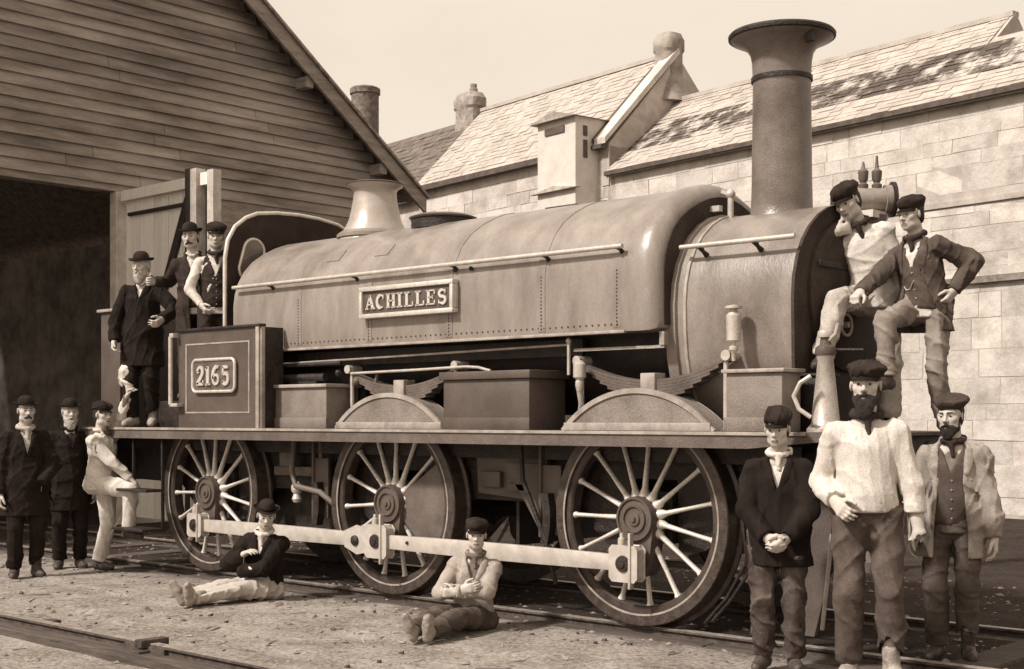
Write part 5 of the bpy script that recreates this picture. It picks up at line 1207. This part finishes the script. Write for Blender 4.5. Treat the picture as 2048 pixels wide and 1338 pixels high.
    # P3 man in white, stepping up
    person('man in pale overalls with one foot on the cab step, reaching up with a cloth', (-6.09, -1.57, -.06), 1.60, turn=.95, lean=(.05, .02, 0), head=(-.35, -.05, 0), pel=(0, 0, 0),
        hands={'L': ((.17, .27, 1.72), (.6, .2, -.5)), 'R': ((-.02, .42, .93), (-1, -.2, -.3))}, curl=(.9, .3), palm=((0, 1, .2), (0, 0, -1)), world={'hL': (-5.86, -1.40, 1.66)},
        feet={'R': ((-.10, .40, .44), (0, 1, .3), (0, 1, 0)), 'L': ((.07, -.08, .085), (0, 1, 0), (.1, 1, 0))},
        wear=dict(shirt=dict(m=c_mid), jacket=dict(m=c_white, hem=-.10, open=(.05, .0, .04, None), off=.026, so=.006, name='smock'), trousers=dict(m=c_white, w=1.1), boots=M_boot),
        hat='cap', seed=3, res=.007)
    # P4 man standing on rear footplate
    person('white bearded man in dark suit and bowler standing on the rear footplate', (-5.86, -1.26, 1.312), 1.66, turn=-.35, head=(-.2, .12, 0),
        hands={'R': ((-.26, .10, .86), (-.8, -.6, 0)), 'L': ((.30, .30, 1.06), (.9, -.6, 0))}, curl=(.9, .7),
        wear=dict(shirt=dict(m=c_white), jacket=dict(m=c_black, hem=-.34, open=(.05, .0, .03, None), flare=.03, off=.034, so=.01), trousers=dict(m=c_black, w=1.1), boots=M_boot2),
        beard='full', hair='grey', hat='bowler', seed=4, res=.007)
    # P5, P6 in the cab
    person('man in dark suit and bowler standing in the cab beside the white door', (-5.22, -1.10, 1.565), 1.64, turn=-.10, lean=(0, .0, -.08), head=(-.2, .05, 0),
        hands={'R': ((-.42, -.02, 1.18), (-.5, -.5, -.5)), 'L': ((.22, .12, .86), (.8, -.6, 0))}, curl=(.6, .6),
        wear=dict(shirt=dict(m=c_white, cm=c_white), vest=dict(m=c_dark), jacket=dict(m=c_dark, hem=-.3, open=(.06, .02, .0, .06), off=.03), trousers=dict(m=c_dark), boots=M_boot),
        beard='tash', hat='bowler', seed=5, res=.007)
    person('man in cap and dark waistcoat with white sleeves at the edge of the cab', (-4.94, -1.07, 1.565), 1.62, turn=-.05, lean=(0, .05, 0), head=(.0, .05, 0),
        hands={'R': ((-.13, .22, .92), (-.9, -.4, 0)), 'L': ((.24, .14, .98), (.8, -.6, 0))}, curl=(.7, .7),
        wear=dict(shirt=dict(m=c_white, cm=c_white, off=.012), scarf=c_dark, vest=dict(m=c_dark, off=.024), trousers=dict(m=c_dark), boots=M_boot),
        hat='cap', seed=6, res=.007)
    # P1, P2 dim men at the left
    person('man in dark coat and hat, leftmost, standing in the shade of the shed mouth', (-6.20, -2.28, -.07), 1.65, turn=.15, head=(.1, 0, 0),
        hands={'L': ((.12, .20, .93), (.9, -.4, 0)), 'R': ((-.24, .05, .8), (-.6, -.8, 0))}, curl=(.5, .5), wear=dict(shirt=dict(m=c_white), scarf=c_cream, jacket=dict(m=c_black, hem=-.34, open=(.055, .0, -.05, None), off=.036, flare=.04), trousers=dict(m=c_black, w=1.1), boots=M_boot),
        beard='tash', hat='bowler', seed=1, res=.007)
    person('man in dark coat and hat standing between the leftmost man and the one in white', (-6.60, -1.61, -.07), 1.64, turn=.10, head=(.1, 0, 0),
        curl=(.5, .5), wear=dict(shirt=dict(m=c_dark), jacket=dict(m=c_black, hem=-.34, open=(.05, .0, .0, None), off=.036, flare=.04), trousers=dict(m=c_black, w=1.1), boots=M_boot),
        beard='full', hair='grey', hat='bowler', seed=2, res=.007)
    # cloth held between the reaching man and the bearded man
    hd = [p for l, p in ALLP if l.startswith('man in pale overalls')][0]['handL']
    B = Sdf(); B.ell(hd+V3(-.06, -.0, .16), (.09, .07, .08), None, .02).ell(hd+V3(-.02, 0, .02), (.04, .03, .09), None, .04).ell(hd+V3(-.12, .02, .08), (.07, .05, .08), None, .04); B.ell(hd+V3(0, 0, .06), (.035, .03, .07), None, .04).ell(hd+V3(-.05, 0, .09), (.05, .04, .05), None, .04); B.disp = folds(77, .009, 28)
    me = sdfmesh('cloth', B, .010, c_white)
    o = link('cloth', me, label='crumpled white cloth held up beside the rear footplate', category='cloth')
